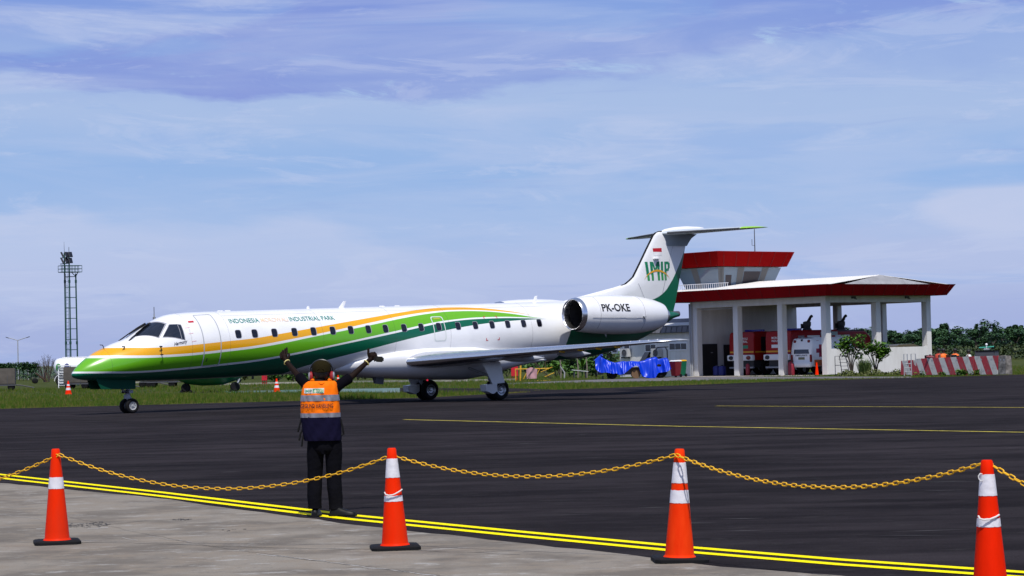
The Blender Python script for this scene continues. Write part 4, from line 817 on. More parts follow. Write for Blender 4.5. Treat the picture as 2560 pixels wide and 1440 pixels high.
# vehicles in the bays (local frame: x along the front, y into the building)
m_fred = mat('engine_red', (.34, .006, .006), .4, spec=.3); m_fdk = mat('engine_dark_grey', (.03, .03, .035), .6); m_ywl = mat('yellow_lettering', (.7, .35, .02), .5); m_bgr = mat('badge_green', (.05, .28, .16), .5); m_lens = mat('red_lens', (.2, .01, .01), .25)  # dark grey serves the chassis and the left tail light
def vwheel(par, x, y, r, w):
    Mx = Matrix.Translation((x, y, r)) @ Matrix.Rotation(R(90), 4, 'Y'); t = MB().lathe([(r*.5, -w/2), (r*.92, -w/2), (r, -w*.3), (r, w*.3), (r*.92, w/2), (r*.5, w/2)], 20, Mx, False).build('wheel', m_black, par)
    MB().lathe([(.001, -w*.35), (r*.52, -w*.4), (r*.52, w*.4), (.001, w*.35)], 16, Mx).build('rim', m_steel, t)
def fire_engine(x, y, label, turrets):
    t = thing('fire_engine', label, 'fire engine', BL(x, y, .002), BRZ, 'fire engines parked in the station bays'); L_ = 7.2; w = 1.1
    b = MB(); b.loft([[Vector((-w, y_, .95)), Vector((w, y_, .95)), Vector((w, y_, z)), Vector((w*.93, y_, z+.12)), Vector((-w*.93, y_, z+.12)), Vector((-w, y_, z))] for y_, z in ((0, 2.2), (.06, 2.58), (.5, 2.62), (4.2, 2.62), (4.3, 2.5), (6.8, 2.5), (L_, 2.2))]); bd = b.build('body', m_fred, t, bevel=.03)
    MB().box((0, L_/2, .72), (1.9, L_-.2, .5)).build('chassis', m_fdk, t, bevel=.02)
    b = MB(); b.box((0, -.08, 1.10), (2.3, .22, .36)); bp = b.build('bumper', m_white, t, bevel=.04)
    for sx in (-1, 1):
        q = MB(); Mx = Matrix.Translation((sx*.78, -.2, 1.1)) @ Matrix.Rotation(R(90), 4, 'X') @ Matrix.Scale(1.5, 4, (1, 0, 0)); q.lathe([(.13, 0), (.12, .03), (.05, .035), (.001, .035)], 16, Mx); q.build('tail_light', m_fdk if sx < 0 else m_lens, bp)
    MB().box((0, -.02, .48), (2.1, .16, .10)).build('step', m_grey, t, bevel=.01)
    b = MB()
    for i, (tx, ww) in enumerate((('INDONESIA', 1.1), ('MOROWALI', 1.1), ('INDUSTRIAL', 1.1))): flat_text(b, tx, (-.55, (.022, -.012, -.012)[i], 2.42-i*.19), (1, 0, 0), (0, .158 if i == 0 else 0, 1), ww, .14, .015)
    b.build('lettering', m_white, bd, smooth=0)
    b = MB(); b.box((-.3, -.0, 1.78), (.55, .02, .2)); b.build('badge', m_white, bd, smooth=0); b = MB(); b.box((.3, -.0, 1.78), (.55, .022, .2)); b.build('badge', m_bgr, bd, smooth=0)
    b = MB(); b.box((0, -.0, 1.46), (2.1, .012, .10)); b.box((w+.003, 3.5, 1.46), (.01, 6.8, .09)); b.build('reflective_stripe', m_ywl, bd, smooth=0)
    b = MB(); b.box((w+.004, .9, 1.95), (.02, .55, .9)); b.box((w+.004, 3.2, 1.75), (.02, .9, 1.2)); b.build('window', m_glass, bd, smooth=0)
    b = MB(); b.box((w+.004, 2.0, 1.8), (.02, 1.1, 1.2)); b.box((w+.004, 4.6, 1.8), (.02, 1.3, 1.2)); b.build('shutter', m_steel, bd, smooth=0)
    b = MB(); b.box((w+.01, 3.4, 2.5), (.02, 1.5, .24)); b.build('side_sign', mat('pale_sign', (.4, .5, .46), .6), bd, smooth=0)
    for sx in (-1, 1):
        for wy in (1.2, 2.4, 5.9): vwheel(t, sx*.93, wy, .5, .32)
    b = MB(); b.box((0, 1.2, 2.80), (1.5, .35, .12)); b.build('light_bar', mat('blue_lens', (.02, .02, .35), .2), t, bevel=.03)
    for ty in turrets:
        b = MB(); b.lathe([(.3, 2.6), (.3, 2.8), (.2, 2.9), (.26, 3.05), (.26, 3.25), (.12, 3.3)], 12, Matrix.Translation((0, ty, 0))); b.tube([(0, ty, 3.15), (.12, ty+.1, 3.4), (.55, ty-.25, 3.55), (.7, ty-.3, 3.6)], [.1, .1, .08, .1], 8); b.box((-.28, ty, 3.0), (.08, .5, .3)); b.build('water_cannon', m_dgrey, t)
    b = MB(); b.cyl((-.85, 4.3, 2.66), (-.85, 6.8, 2.66), .05); b.cyl((.85, 4.3, 2.66), (.85, 6.8, 2.66), .05)
    for i in range(6): b.cyl((-.85, 4.5+i*.42, 2.66), (-.5, 4.5+i*.42, 2.66), .03)
    b.build('ladder', m_dgrey, t)
fire_engine(-8.72, 1.5, 'red fire engine in the left bay, nearest the dark doors', ())
fire_engine(-5.5, 1.5, 'red fire engine with roof water cannons in the middle bay beside the ambulance', (2.6, 5.7))
am = thing('ambulance', 'white ambulance van with red emblem parked rear outward in the right bay', 'ambulance', BL(-2.62, .55, .002), BRZ)
b = MB(); w = .87
b.loft([[Vector((-w, y, .5)), Vector((w, y, .5)), Vector((w, y, zs)), Vector((w*.96, y, zs+.55*(zt-zs))), Vector((w*.82, y, zt)), Vector((-w*.82, y, zt)), Vector((-w*.96, y, zs+.55*(zt-zs))), Vector((-w, y, zs))] for y, zs, zt in ((0, 1.1, 1.75), (.10, 1.75, 2.18), (.5, 1.85, 2.26), (3.0, 1.85, 2.26), (3.5, 1.75, 2.1), (4.1, 1.15, 1.35), (4.6, .9, 1.05))]); bd = b.build('body', m_white, am, bevel=.02)
b = MB(); b.hexa([(-.62, .062, 1.30), (.62, .062, 1.30), (.62, .082, 1.30), (-.62, .082, 1.30), (-.56, .05, 1.9), (.56, .05, 1.9), (.56, .1, 1.9), (-.56, .1, 1.9)]); 
b = MB(); b.add([(-.62, -.012+.09*.35, 1.30), (.62, -.012+.09*.35, 1.30), (.57, .085, 1.9), (-.57, .085, 1.9)], [(0, 1, 2, 3)])
rw = MB(); rw.hexa([(-.64, -.03, 1.28), (.64, -.03, 1.28), (.64, .1, 1.28), (-.64, .1, 1.28), (-.58, .04, 1.9), (.58, .04, 1.9), (.58, .12, 1.9), (-.58, .12, 1.9)]); rw.build('rear_window', m_glass, bd, bevel=.02)
b = MB(); flat_text(b, 'AMBULANCE', (-.5, -.03, 1.14), (1, 0, 0), (0, .05, 1), 1.0, .09, .01); b.build('lettering', m_tb, bd, smooth=0)
b = MB(); b.box((0, -.01, 1.0), (.5, .03, .14)); b.build('number_plate', mat('plate', (.15, .15, .08), .5), bd, smooth=0)
b = MB(); b.box((0, -.06, .62), (1.86, .3, .30)); b.build('bumper', m_white, am, bevel=.08)
for sx in (-1, 1):
    b = MB(); b.box((sx*.79, -.02, 1.0), (.14, .1, .45)); b.build('tail_light', m_lens, am, bevel=.02)
    b = MB(); b.box((sx*.58, .06, 2.03), (.2, .08, .16)); b.build('warning_light', m_lens, am, bevel=.02)
b = MB(); b.box((0, .06, 2.1), (.12, .08, .12)); b.build('camera', m_blackgloss, am, bevel=.01)
b = MB()
for dx, dz, sx, sz in ((0, 0, .75, .26), (0, 0, .26, .75)): b.add([(w+.006, .75+dx-sx/2, 1.45+dz-sz/2), (w+.006, .75+dx+sx/2, 1.45+dz-sz/2), (w+.006, .75+dx+sx/2, 1.45+dz+sz/2), (w+.006, .75+dx-sx/2, 1.45+dz+sz/2)], [(0, 1, 2, 3)])
for i, tx in enumerate(('MULI', 'MILI', 'MULI')): flat_text(b, tx, (w+.008, .95, 1.62-i*.22), (0, 1, 0), (0, 0, 1), .75, .17, .012)
for k in range(3): b.box((w*.93, .55+k*.9, 2.0), (.06, .2, .14))
b.build('emblem', mat('emblem_red', (.35, .01, .04), .5), bd, smooth=0)
b = MB(); b.box((w+.004, 1.3, .72), (.012, 2.2, .36)); b.build('side_band', mat('orange_band', (.5, .12, .03), .5), bd, smooth=0); b = MB(); b.box((w+.005, 3.0, 1.6), (.02, .7, .45)); b.build('side_window', m_glass, bd, smooth=0)
for sx in (-1, 1):
    for wy in (.9, 3.6): vwheel(am, sx*.76, wy, .33, .22)
# small things on the forecourt
def drum(x, y, r, h, m, label, cat='fire extinguisher', name='fire_extinguisher', top=m_blackgloss):
    t = thing(name, label, cat, BL(x, y, 0)); MB().lathe([(r*.9, 0), (r, .02), (r, h*.82), (r*.8, h*.92), (r*.3, h)], 14).build('cylinder', m, t); MB().lathe([(r*.25, h), (r*.25, h*1.06), (r*.5, h*1.07), (r*.5, h*1.1)], 8).build('valve', top, t)
m_dred = mat('extinguisher_red', (.25, .012, .03), .5)
drum(-7.15, .45, .13, .75, m_dred, 'dark red extinguisher cylinder just right of the left column'); drum(-3.35, .35, .17, .85, m_dred, 'tall dark red extinguisher cylinder right of the middle column'); drum(-2.45+.0-.35, -.05, .11, .75, m_dred, 'slim dark red extinguisher cylinder beside the ambulance')
def bin_(px, py, m, lid, label):
    p = G(px, py); t = thing('wheelie_bin', label, 'bin', (p.x, p.y, 0), BRZ, 'bins by the annex wall'); b = MB(); b.hexa([(-.2, -.22, .08), (.2, -.22, .08), (.2, .2, .08), (-.2, .2, .08), (-.27, -.3, .98), (.27, -.3, .98), (.27, .28, .98), (-.27, .28, .98)]); b.build('body', m, t, bevel=.02)
    b = MB(); b.hexa([(-.29, -.32, .98), (.29, -.32, .98), (.29, .3, .98), (-.29, .3, .98), (-.24, -.22, 1.06), (.24, -.22, 1.06), (.24, .24, 1.07), (-.24, .24, 1.07)]); b.build('lid', lid, t, bevel=.015)
    for sx in (-1, 1): MB().cyl((sx*.2, .2, .1), (sx*.26, .2, .1), .1, None, 12).build('wheel', m_black, t)
bin_(1690, 943, mat('maroon_plastic', (.16, .01, .02), .5), m_white, 'maroon wheelie bin against the white annex wall'); bin_(1703, 942, mat('bin_green', (0, .12, .06), .5), m_yellow, 'green wheelie bin with yellow lid by the annex wall')
p = G(1719, 940); t = thing('bucket', 'small dark red bucket of brooms by the corner of the annex', 'bucket', p); MB().lathe([(.15, 0), (.2, .38), (.18, .38), (.14, .03)], 14).build('pail', m_dred, t); b = MB()
for a in range(3): b.cyl((.05*a-.05, 0, .1), (.14*a-.1, .05, 1.0+.2*a), .014, None, 6)
b.build('broom', m_grey, t)
for i, x in enumerate((-10.4, -9.9)):
    p = BL(x, .9); t = thing('plastic_drum', ('blue plastic drum left of the first engine' if i == 0 else 'blue plastic drum against the wheel of the first engine'), 'drum', p, 0, 'blue drums in the left bay'); MB().lathe([(.2, 0), (.24, .05), (.24, .5), (.2, .6), (.08, .62)], 16).build('barrel', mat('blue_plastic', (.01, .015, .16), .5), t)
    b = MB(); b.lathe([(.07, .62), (.07, .68), (.001, .68)], 10); b.build('cap', m_blackgloss, t)
# car parked behind the shed
p = D(2243, 873, 152); t = thing('parked_car', 'olive yellow car behind the low wall, only its roof showing', 'car', (p.x, p.y, 0), BRZ+R(90)); m_car = mat('olive_car_paint', (.07, .052, .01), .4, coat=.3)
b = MB(); b.loft([[Vector((x, -w_, .35)), Vector((x, w_, .35)), Vector((x, w_, z0)), Vector((x, w_*.8, z1)), Vector((x, -w_*.8, z1)), Vector((x, -w_, z0))] for x, w_, z0, z1 in ((-2, .7, .7, .72), (-1.5, .85, .95, 1.0), (-1.1, .86, 1.0, 1.45), (-.5, .86, 1.0, 1.72), (.9, .86, 1.0, 1.74), (1.7, .84, 1.0, 1.5), (2.05, .8, .9, 1.0))]); bd = b.build('body', m_car, t, bevel=.03)
b = MB()
for sy in (-1, 1): b.hexa([(-.9, sy*.86, 1.05), (1.5, sy*.86, 1.05), (1.5, sy*.8, 1.05), (-.9, sy*.8, 1.05), (-.4, sy*.76, 1.55), (1.2, sy*.76, 1.55), (1.2, sy*.7, 1.55), (-.4, sy*.7, 1.55)])
b.build('window', m_glass, bd)
for sx in (-1.3, 1.3):
    for sy in (-.78, .78): Mx = Matrix.Translation((sx, sy, .33)) @ Matrix.Rotation(R(90), 4, 'X'); MB().lathe([(.001, -.1), (.3, -.1), (.33, -.06), (.33, .06), (.3, .1), (.001, .1)], 16, Mx).build('wheel', m_black, t)

# striped concrete barriers at the right
def stripe_mat():
    M = mat('striped_barrier', (.5, .5, .5), .9, bump=.3, bscale=12); nt = M.node_tree; N = nt.nodes; L = nt.links; b = N['Principled BSDF']
    tc = N.new('ShaderNodeTexCoord'); sp = N.new('ShaderNodeSeparateXYZ'); L.new(tc.outputs['Object'], sp.inputs[0])
    def m(op, a, b_=None, c=None):
        n = N.new('ShaderNodeMath'); n.operation = op
        for i, v in enumerate((a, b_, c)):
            if v is None: continue
            if isinstance(v, (int, float)): n.inputs[i].default_value = v
            else: L.new(v, n.inputs[i])
        return n.outputs[0]
    k = m('FRACT', m('DIVIDE', m('ADD', sp.outputs[0], m('MULTIPLY', sp.outputs[2], .62)), 1.1)); f = m('LESS_THAN', k, .52)
    def ns(s, d=6):
        n = N.new('ShaderNodeTexNoise'); n.inputs['Scale'].default_value = s; n.inputs['Detail'].default_value = d; n.inputs['Roughness'].default_value = .7; L.new(tc.outputs['Object'], n.inputs['Vector']); return n.outputs['Fac']
    def rng(v, a, c, lo, hi):
        r = N.new('ShaderNodeMapRange'); r.inputs[1].default_value = a; r.inputs[2].default_value = c; r.inputs[3].default_value = lo; r.inputs[4].default_value = hi; L.new(v, r.inputs[0]); return r.outputs[0]
    def mix(fac, a, c):
        n = N.new('ShaderNodeMix'); n.data_type = 'RGBA'; L.new(fac, n.inputs[0])
        for i, v in ((6, a), (7, c)):
            if isinstance(v, tuple): n.inputs[i].default_value = (*v, 1)
            else: L.new(v, n.inputs[i])
        return n.outputs[2]
    c = mix(f, (.56, .55, .52), (.40, .035, .05)); c = mix(rng(ns(2.6), .5, .72, 0, .7), c, (.16, .15, .14)); c = mix(rng(ns(7), .6, .75, 0, .6), c, (.5, .48, .45)); L.new(c, b.inputs['Base Color']); return M
m_str = stripe_mat()
def barrier(pa, pb, h, label, m=m_str, th=.45):
    a, c = Vector((pa.x, pa.y, 0)), Vector((pb.x, pb.y, 0)); L_ = (c-a).length; t = thing('concrete_barrier', label, 'barrier', a, atan2(c.y-a.y, c.x-a.x), 'striped barrier blocks')
    b = MB(); b.loft([[Vector((x, 0, 0)), Vector((x, th, 0)), Vector((x, th-.06, h1)), Vector((x, .06, h1))] for x, h1 in ((0, h[0]), (L_/3, h[0]*.67+h[1]*.33), (L_*2/3, h[0]*.33+h[1]*.67), (L_, h[1]))]); b.build('block', m, t, smooth=0, bevel=.02)
    b = MB(); b.box((L_*.3, .07, h[1]*.8), (.10, .05, .10)); b.box((L_*.72, .07, h[1]*.8), (.10, .05, .10)); b.build('lifting_hook', m_grey, t); return t
m_mould = mat('mouldy_concrete', (.07, .065, .058), .95, vscale=4, col2=(.34, .31, .28))
ga, gb = G(2251, 938), G(2495, 937.3); seg = lambda px: ga.lerp(gb, (px-2251)/244)
barrier(seg(2251), seg(2288), (.80, .84), 'short low striped concrete block at the left end of the red and white barrier'); barrier(seg(2288.4), seg(2437), (.90, .98), 'long red and white striped concrete barrier, stained, behind which people sit'); barrier(seg(2437.4), seg(2494), (.98, 1.0), 'striped concrete barrier block right of the seam, below the dark crate')
q = seg(2494.8); q2 = seg(2513); barrier(q, q2, (1.0, .98), 'narrow mouldy end block turned at the right end of the striped barrier', m_mould)
# steel stand in front of the barrier, ladder frame by the low wall
def frame_stand(p, rz, w, h, label, m):
    t = thing('steel_stand', label, 'stand', p, rz); b = MB()
    b.tube([(0, 0, 0), (0, 0, h), (w*.3, .05, h), (w*.3, .05, h*.45)], .028, 6); b.build('post', m, t); b = MB(); b.tube([(w*.62, 0, 0), (w*.62, 0, h), (w, .05, h), (w, .05, h*.45)], .028, 6); b.build('post', m, t); b = MB()
    for z in (h*.2, h*.36, h*.55): b.cyl((0, 0, z), (w*.62, 0, z), .022, None, 6)
    b.build('rail', m, t)
p = G(2261, 940); frame_stand((p.x, p.y, 0), -.1, .62, 1.18, 'grey steel double stand against the striped barrier', m_grey)
p = G(2093, 939.5); t = thing('step_ladder', 'dark steel step ladder frame leaning by the white low wall', 'ladder', (p.x, p.y, 0), -.15); b = MB()
b.tube([(-.1, 0, 0), (-.1, 0, 1.12), (.45, 0, 1.12)], .022, 6); b.tube([(.30, 0, 0), (.15, 0, 1.12)], .025, 6); b.tube([(.72, 0, 0), (.5, 0, 1.12)], .025, 6); b.cyl((-.1, 0, .6), (.22, 0, .6), .018, None, 6); b.build('frame', m_dgrey, t); b = MB()
for k in range(5): z = .15+k*.2; b.box(((.28+.7)/2-.19*z, .0, z), (.42, .14, .025))
b.build('rung', m_dgrey, t)
# people behind the barrier
m_skin = mat('skin', (.10, .05, .032), .55); m_hair = mat('black_hair', (.008, .007, .007), .6); m_vest = mat('hi_vis_orange', (.95, .17, .01), .6, var=.08, vscale=12); m_navy = mat('navy_cloth', (.008, .008, .022), .8); m_shirtw = mat('white_shirt', (.75, .75, .76), .8)
def sitter(px, label, vest, rz, dep=128.5, top=871):
    p = D(px, 890, dep); t = thing('person', label, 'person', (p.x, p.y, 0), rz, None)
    zt = D(px, top, dep).z; k = zt/1.33
    J = {'pel': ((0, 0, .5*k), .15*k), 'bel': ((0, .02, .68*k), .14*k), 'che': ((0, 0, .9*k), (.17*k, .12*k)), 'nek': ((0, 0, 1.06*k), .055*k), 'hd': ((0, .02, 1.16*k), .085*k), 'hd2': ((0, .01, 1.26*k), .075*k)}
    E_ = [('pel', 'bel'), ('bel', 'che'), ('che', 'nek'), ('nek', 'hd'), ('hd', 'hd2')]
    for s, n_ in ((-1, 'l'), (1, 'r')):
        J.update({'sh'+n_: ((s*.19*k, 0, .98*k), .065*k), 'el'+n_: ((s*.25*k, .06, .75*k), .05*k), 'wr'+n_: ((s*.14*k, .26, .68*k), .035*k), 'ha'+n_: ((s*.1*k, .34, .66*k), .04*k), 'hip'+n_: ((s*.1, .05, .5*k), .1*k), 'kn'+n_: ((s*.13, .45, .5*k), .07*k), 'an'+n_: ((s*.13, .47, .08), .05*k), 'to'+n_: ((s*.13, .62, .04), .04)})
        E_ += [('che', 'sh'+n_), ('sh'+n_, 'el'+n_), ('el'+n_, 'wr'+n_), ('wr'+n_, 'ha'+n_), ('pel', 'hip'+n_), ('hip'+n_, 'kn'+n_), ('kn'+n_, 'an'+n_), ('an'+n_, 'to'+n_)]
    vs, fs_ = skinned(J, E_, 'pel', 2); b = MB(); b.add(vs, fs_); b.build('body', m_skin if vest != m_shirtw else m_skin, t, smooth=80)
    b = MB(); b.loft([[Vector((w_*cos(a), .01+d_*sin(a), z*k)) for a in [2*pi*j/20 for j in range(20)]] for w_, d_, z in ((.2*k, .17*k, .52), (.2*k, .165*k, .7), (.215*k, .155*k, .9), (.20*k, .13*k, 1.0), (.09*k, .09*k, 1.06))], True, False); b.build('vest', vest, t, smooth=70)
    b = MB(); b.sphere((0, -.0, 1.235*k), .108*k, 12, 8, (1, 1.1, .95)); b.build('hair', m_hair, t, smooth=70)
sitter(2347.5, 'person in a dull red vest sitting leftmost behind the striped barrier', mat('dull_red_vest', (.6, .07, .03), .7), 2.6, 128.6); sitter(2358.5, 'dark haired person in a bright orange vest sitting second from left behind the barrier', m_vest, 3.4, 128.0); sitter(2388, 'person in an orange vest sitting alone behind the middle of the barrier', m_vest, 2.9, 127.5)
sitter(2421.5, 'person in a white shirt bending behind the barrier near the pale bottle', m_shirtw, 4.2, 127, 874)
p0, p1 = D(2318, 893, 129.6), D(2398, 893, 127.2); a = Vector((p0.x, p0.y, 0)); c = Vector((p1.x, p1.y, 0)); t = thing('bench', 'long black bench behind the striped barrier', 'bench', a, atan2(c.y-a.y, c.x-a.x)); L_ = (c-a).length; b = MB(); b.box((L_/2, -.18, .90), (L_, .06, .32)); b.build('backrest', m_blackgloss, t, bevel=.02); b = MB(); b.box((L_/2, .05, .45), (L_, .4, .06)); b.build('seat', m_blackgloss, t, bevel=.02)
for x in (.15, L_/2, L_-.15): MB().box((x, -.02, .5), (.06, .3, 1.0)).build('leg', m_blackgloss, t)
p = D(2467, 889, 124); t = thing('dark_crate', 'dark flat crate standing behind the right part of the striped barrier', 'crate', (p.x, p.y, 0), -.5); b = MB(); b.box((0, 0, .62), (1.1, .8, 1.2)); b.build('box', m_dgrey, t, bevel=.03); b = MB(); b.box((0, 0, 1.24), (1.16, .86, .05)); b.build('lid', m_black, t, bevel=.01)
p2 = Vector((p.x, p.y, 1.265)); t = thing('sprinkler_pump', 'small green and white pump on top of the dark crate', 'pump', p2, -.4); b = MB(); b.box((0, 0, .07), (.3, .2, .10)); b.build('base', m_grey, t, bevel=.02); b = MB(); b.tube([(-.4, 0, .15), (0, 0, .17), (.4, 0, .2)], .04, 8); b.build('pipe', mat('turquoise', (.04, .35, .25), .5), t); b = MB(); b.sphere((0, 0, .32), .07); b.cyl((0, 0, .1), (0, 0, .3), .035); b.build('valve', m_white, t)
p = D(2439.3, 893, 125); t = thing('pale_bottle', 'pale blue tube standing behind the striped barrier', 'bottle', (p.x, p.y, 0)); b = MB(); b.lathe([(.06, 0), (.06, 1.0), (.03, 1.1), (.03, 1.2)], 10); b.build('body', mat('pale_blue', (.4, .55, .7), .4), t); MB().lathe([(.035, 1.2), (.035, 1.24), (.001, 1.24)], 8).build('cap', m_white, t)
p = seg(2332); p = Vector((p.x, p.y+.25, .92)); t = thing('pink_bag', 'crumpled pinkish bag lying on the barrier behind the seam', 'bag', p); b = MB(); b.sphere((0, 0, .07), .13, 12, 8, (1.7, .9, .6)); b.build('sack', mat('pink_sack', (.25, .07, .08), .9), t); MB().lathe([(.04, .12), (.07, .18), (.05, .2)], 8).build('neck', m_black, t)
# ------------------------------------------------------------------ the marshaller in front
PD = 24.06
po = G(818, 1291); po = Vector((po.x, po.y, 0))
def pj(px, py, f=0): return D(px, py, PD+f)-po
pm = thing('person', 'marshaller in orange vest seen from behind, arms raised to the jet', 'person', po)
m_skind = mat('dark_skin', (.012, .0055, .0035), .7, var=.1, vscale=20, spec=.12); m_trs = mat('black_trousers', (.005, .005, .0075), .95, spec=.05, bump=.9, bscale=11, var=.2, vscale=6); m_tee = mat('black_shirt', (.0035, .003, .0055), .95, spec=.05, bump=.4, bscale=14)
m_vor = mat('vest_orange', (.98, .18, .003), .75, spec=.1, var=.06, vscale=5, bump=.5, bscale=7); m_vnv = mat('vest_navy', (.006, .005, .022), .9, bump=.6, bscale=8, spec=.08); m_refl = mat('reflective_grey', (.2, .2, .24), .4, var=.1, vscale=12, bump=.3, bscale=20); m_shoe = mat('black_leather', (.005, .005, .005), .5, spec=.25); m_cap = mat('olive_cap', (.017, .0135, .005), .95, spec=.05, bump=.3, bscale=60); m_band = mat('yellow_wristband', (.75, .65, .25), .5)
J = {'pel': (pj(810, 1090), (.11, .085)), 'bel': (pj(806, 1050), (.125, .10)), 'che': (pj(802, 995), (.145, .11)), 'nb': (pj(802, 962), (.075, .07)), 'nk': (pj(803, 950, .02), .058), 'hd': (pj(804, 934, .03), (.078, .088)), 'hd2': (pj(804, 920, .04), (.072, .085)),
 'hl': (pj(791, 1112), .08), 'kl': (pj(787, 1196, .03), .066), 'al': (pj(787, 1268, -.01), .05), 'hr': (pj(832, 1112), .08), 'kr': (pj(835, 1196, .02), .066), 'ar': (pj(840, 1270, -.02), .05),
 'sl': (pj(771, 968, .02), .056), 'el': (pj(744, 938, .22), .038), 'wl': (pj(716, 904, .36), .026), 'sr': (pj(839, 968, .02), .057), 'er': (pj(876, 944, .17), .039), 'wr': (pj(918, 905, .28), .026)}
E_ = [('pel', 'bel'), ('bel', 'che'), ('che', 'nb'), ('nb', 'nk'), ('nk', 'hd'), ('hd', 'hd2'), ('pel', 'hl'), ('hl', 'kl'), ('kl', 'al'), ('pel', 'hr'), ('hr', 'kr'), ('kr', 'ar'), ('che', 'sl'), ('sl', 'el'), ('el', 'wl'), ('che', 'sr'), ('sr', 'er'), ('er', 'wr')]
hl, hr_ = pj(711, 891, .39), pj(931, 894, .30)
J['pl'] = (hl, (.040, .026)); J['pr'] = (hr_, (.042, .032)); E_ += [('wl', 'pl'), ('wr', 'pr')]
vs, f_ = skinned(J, E_, 'pel', 2); b = MB(); b.add(vs, f_)
def finger(pts, r): b.tube([pj(*q) for q in pts], [r*1.0]+[r*.95]*(len(pts)-2)+[r*.8], 8, True, True)
# left hand: fingers folded over, index and thumb pointing up; right hand: thumb up, fingers round a handset
finger([(704, 897, .38), (701, 888, .42), (703, 882, .46)], .0125); finger([(707, 893, .39), (705, 883, .44), (707, 877, .47)], .0135); finger([(711, 890, .39), (711, 880, .43), (713, 873, .45)], .0135); finger([(716, 890, .39), (717, 879, .42), (717, 870, .43)], .012); finger([(719, 897, .37), (723, 890, .38), (722, 884, .39)], .013)
b.sphere(pj(930, 891, .30), .042, 12, 8, (1, .8, 1.1)); b.sphere(pj(711, 893, .39), .034, 12, 8, (1, .7, 1.2)); finger([(923, 893, .28), (921, 884, .27), (921, 873, .27)], .0145)
for k, (dx, dy) in enumerate(((0, 0), (2, 4), (3.2, 8), (4, 12))): finger([(929+dx, 884+dy, .33), (936+dx*.8, 882+dy, .31), (940+dx*.6, 886+dy, .27), (934+dx*.6, 890+dy, .25)], .0135-.0007*k)
# ears and nose on the far side of the head
hc = pj(804, 930, .035)
for s in (-1, 1): b.sphere(hc+Vector((s*.082, -.0, -.012)), .02, 8, 6, (.5, 1, 1.6))
b.sphere(hc+Vector((0, .10, -.02)), .016, 8, 6, (1, 1.2, 1.5)); b.sphere(hc+Vector((0, .088, -.065)), .02, 8, 6, (1.3, .5, .5))
for s in (-1, 1): b.sphere(hc+Vector((s*.032, .088, .005)), .012, 8, 6)
b.build('body', m_skind, pm, smooth=80)
b = MB(); b.sphere(hc+Vector((0, -.012, .0)), .094, 16, 10, (.93, 1.0, 1.15)); b.build('hair', m_hair, pm, smooth=80)
b = MB(); rg = []
for z, k in ((-.01, 1.0), (.02, 1.02), (.05, .98), (.075, .88), (.095, .7), (.107, .45), (.112, .12)): rg.append([hc+Vector((.100*k*cos(a), -.004+.112*k*sin(a), z+.012)) for a in [2*pi*j/28 for j in range(28)]])
b.loft(rg); b.loft([[hc+Vector((x, y, z)) for x, y, z in ((-.075, .085, .012), (.075, .085, .012), (.06, .185, -.004), (-.06, .185, -.004))], [hc+Vector((x, y, z+.008)) for x, y, z in ((-.075, .085, .012), (.075, .085, .012), (.06, .185, -.004), (-.06, .185, -.004))]]); cp_ = b.build('cap', m_cap, pm, smooth=50)
b = MB(); b.tube([hc+Vector((.043*cos(a), -.114, .005+.034*sin(a))) for a in [pi*j/10 for j in range(11)]], .006, 6); b.tube([hc+Vector((-.045, -.113, .004)), hc+Vector((.045, -.113, .004))], .008, 6); b.sphere(hc+Vector((0, 0, .127)), .009, 8, 6); b.build('cap_strap', m_cap, cp_)
ed = thing('ear_defenders', 'red and pale ear defenders with a black headband on the marshaller head', 'ear defenders', po+hc); b = MB(); b.tube([Vector((.122*cos(a), .0, .128*sin(a)-.0)) for a in [pi*j/18 for j in range(19)]], .010, 8); b.build('headband', m_blackgloss, ed)
for s in (-1, 1):
    b = MB(); Mx = Matrix.Translation((s*.100, -.01, -.045)) @ Matrix.Rotation(R(90)*s, 4, 'Y'); b.lathe([(.03, -.012), (.040, 0), (.042, .014), (.036, .022), (.001, .024)], 18, Mx @ Matrix.Scale(1.25, 4, (1, 0, 0))); c_ = b.build('ear_cup', mat('cup_red', (.3, .015, .02), .5), ed); b = MB(); b.lathe([(.037, .0215), (.034, .034), (.02, .04), (.001, .041)], 18, Mx @ Matrix.Scale(1.25, 4, (1, 0, 0))); b.build('cup_shell', mat('cup_grey', (.22, .22, .25), .5), c_)
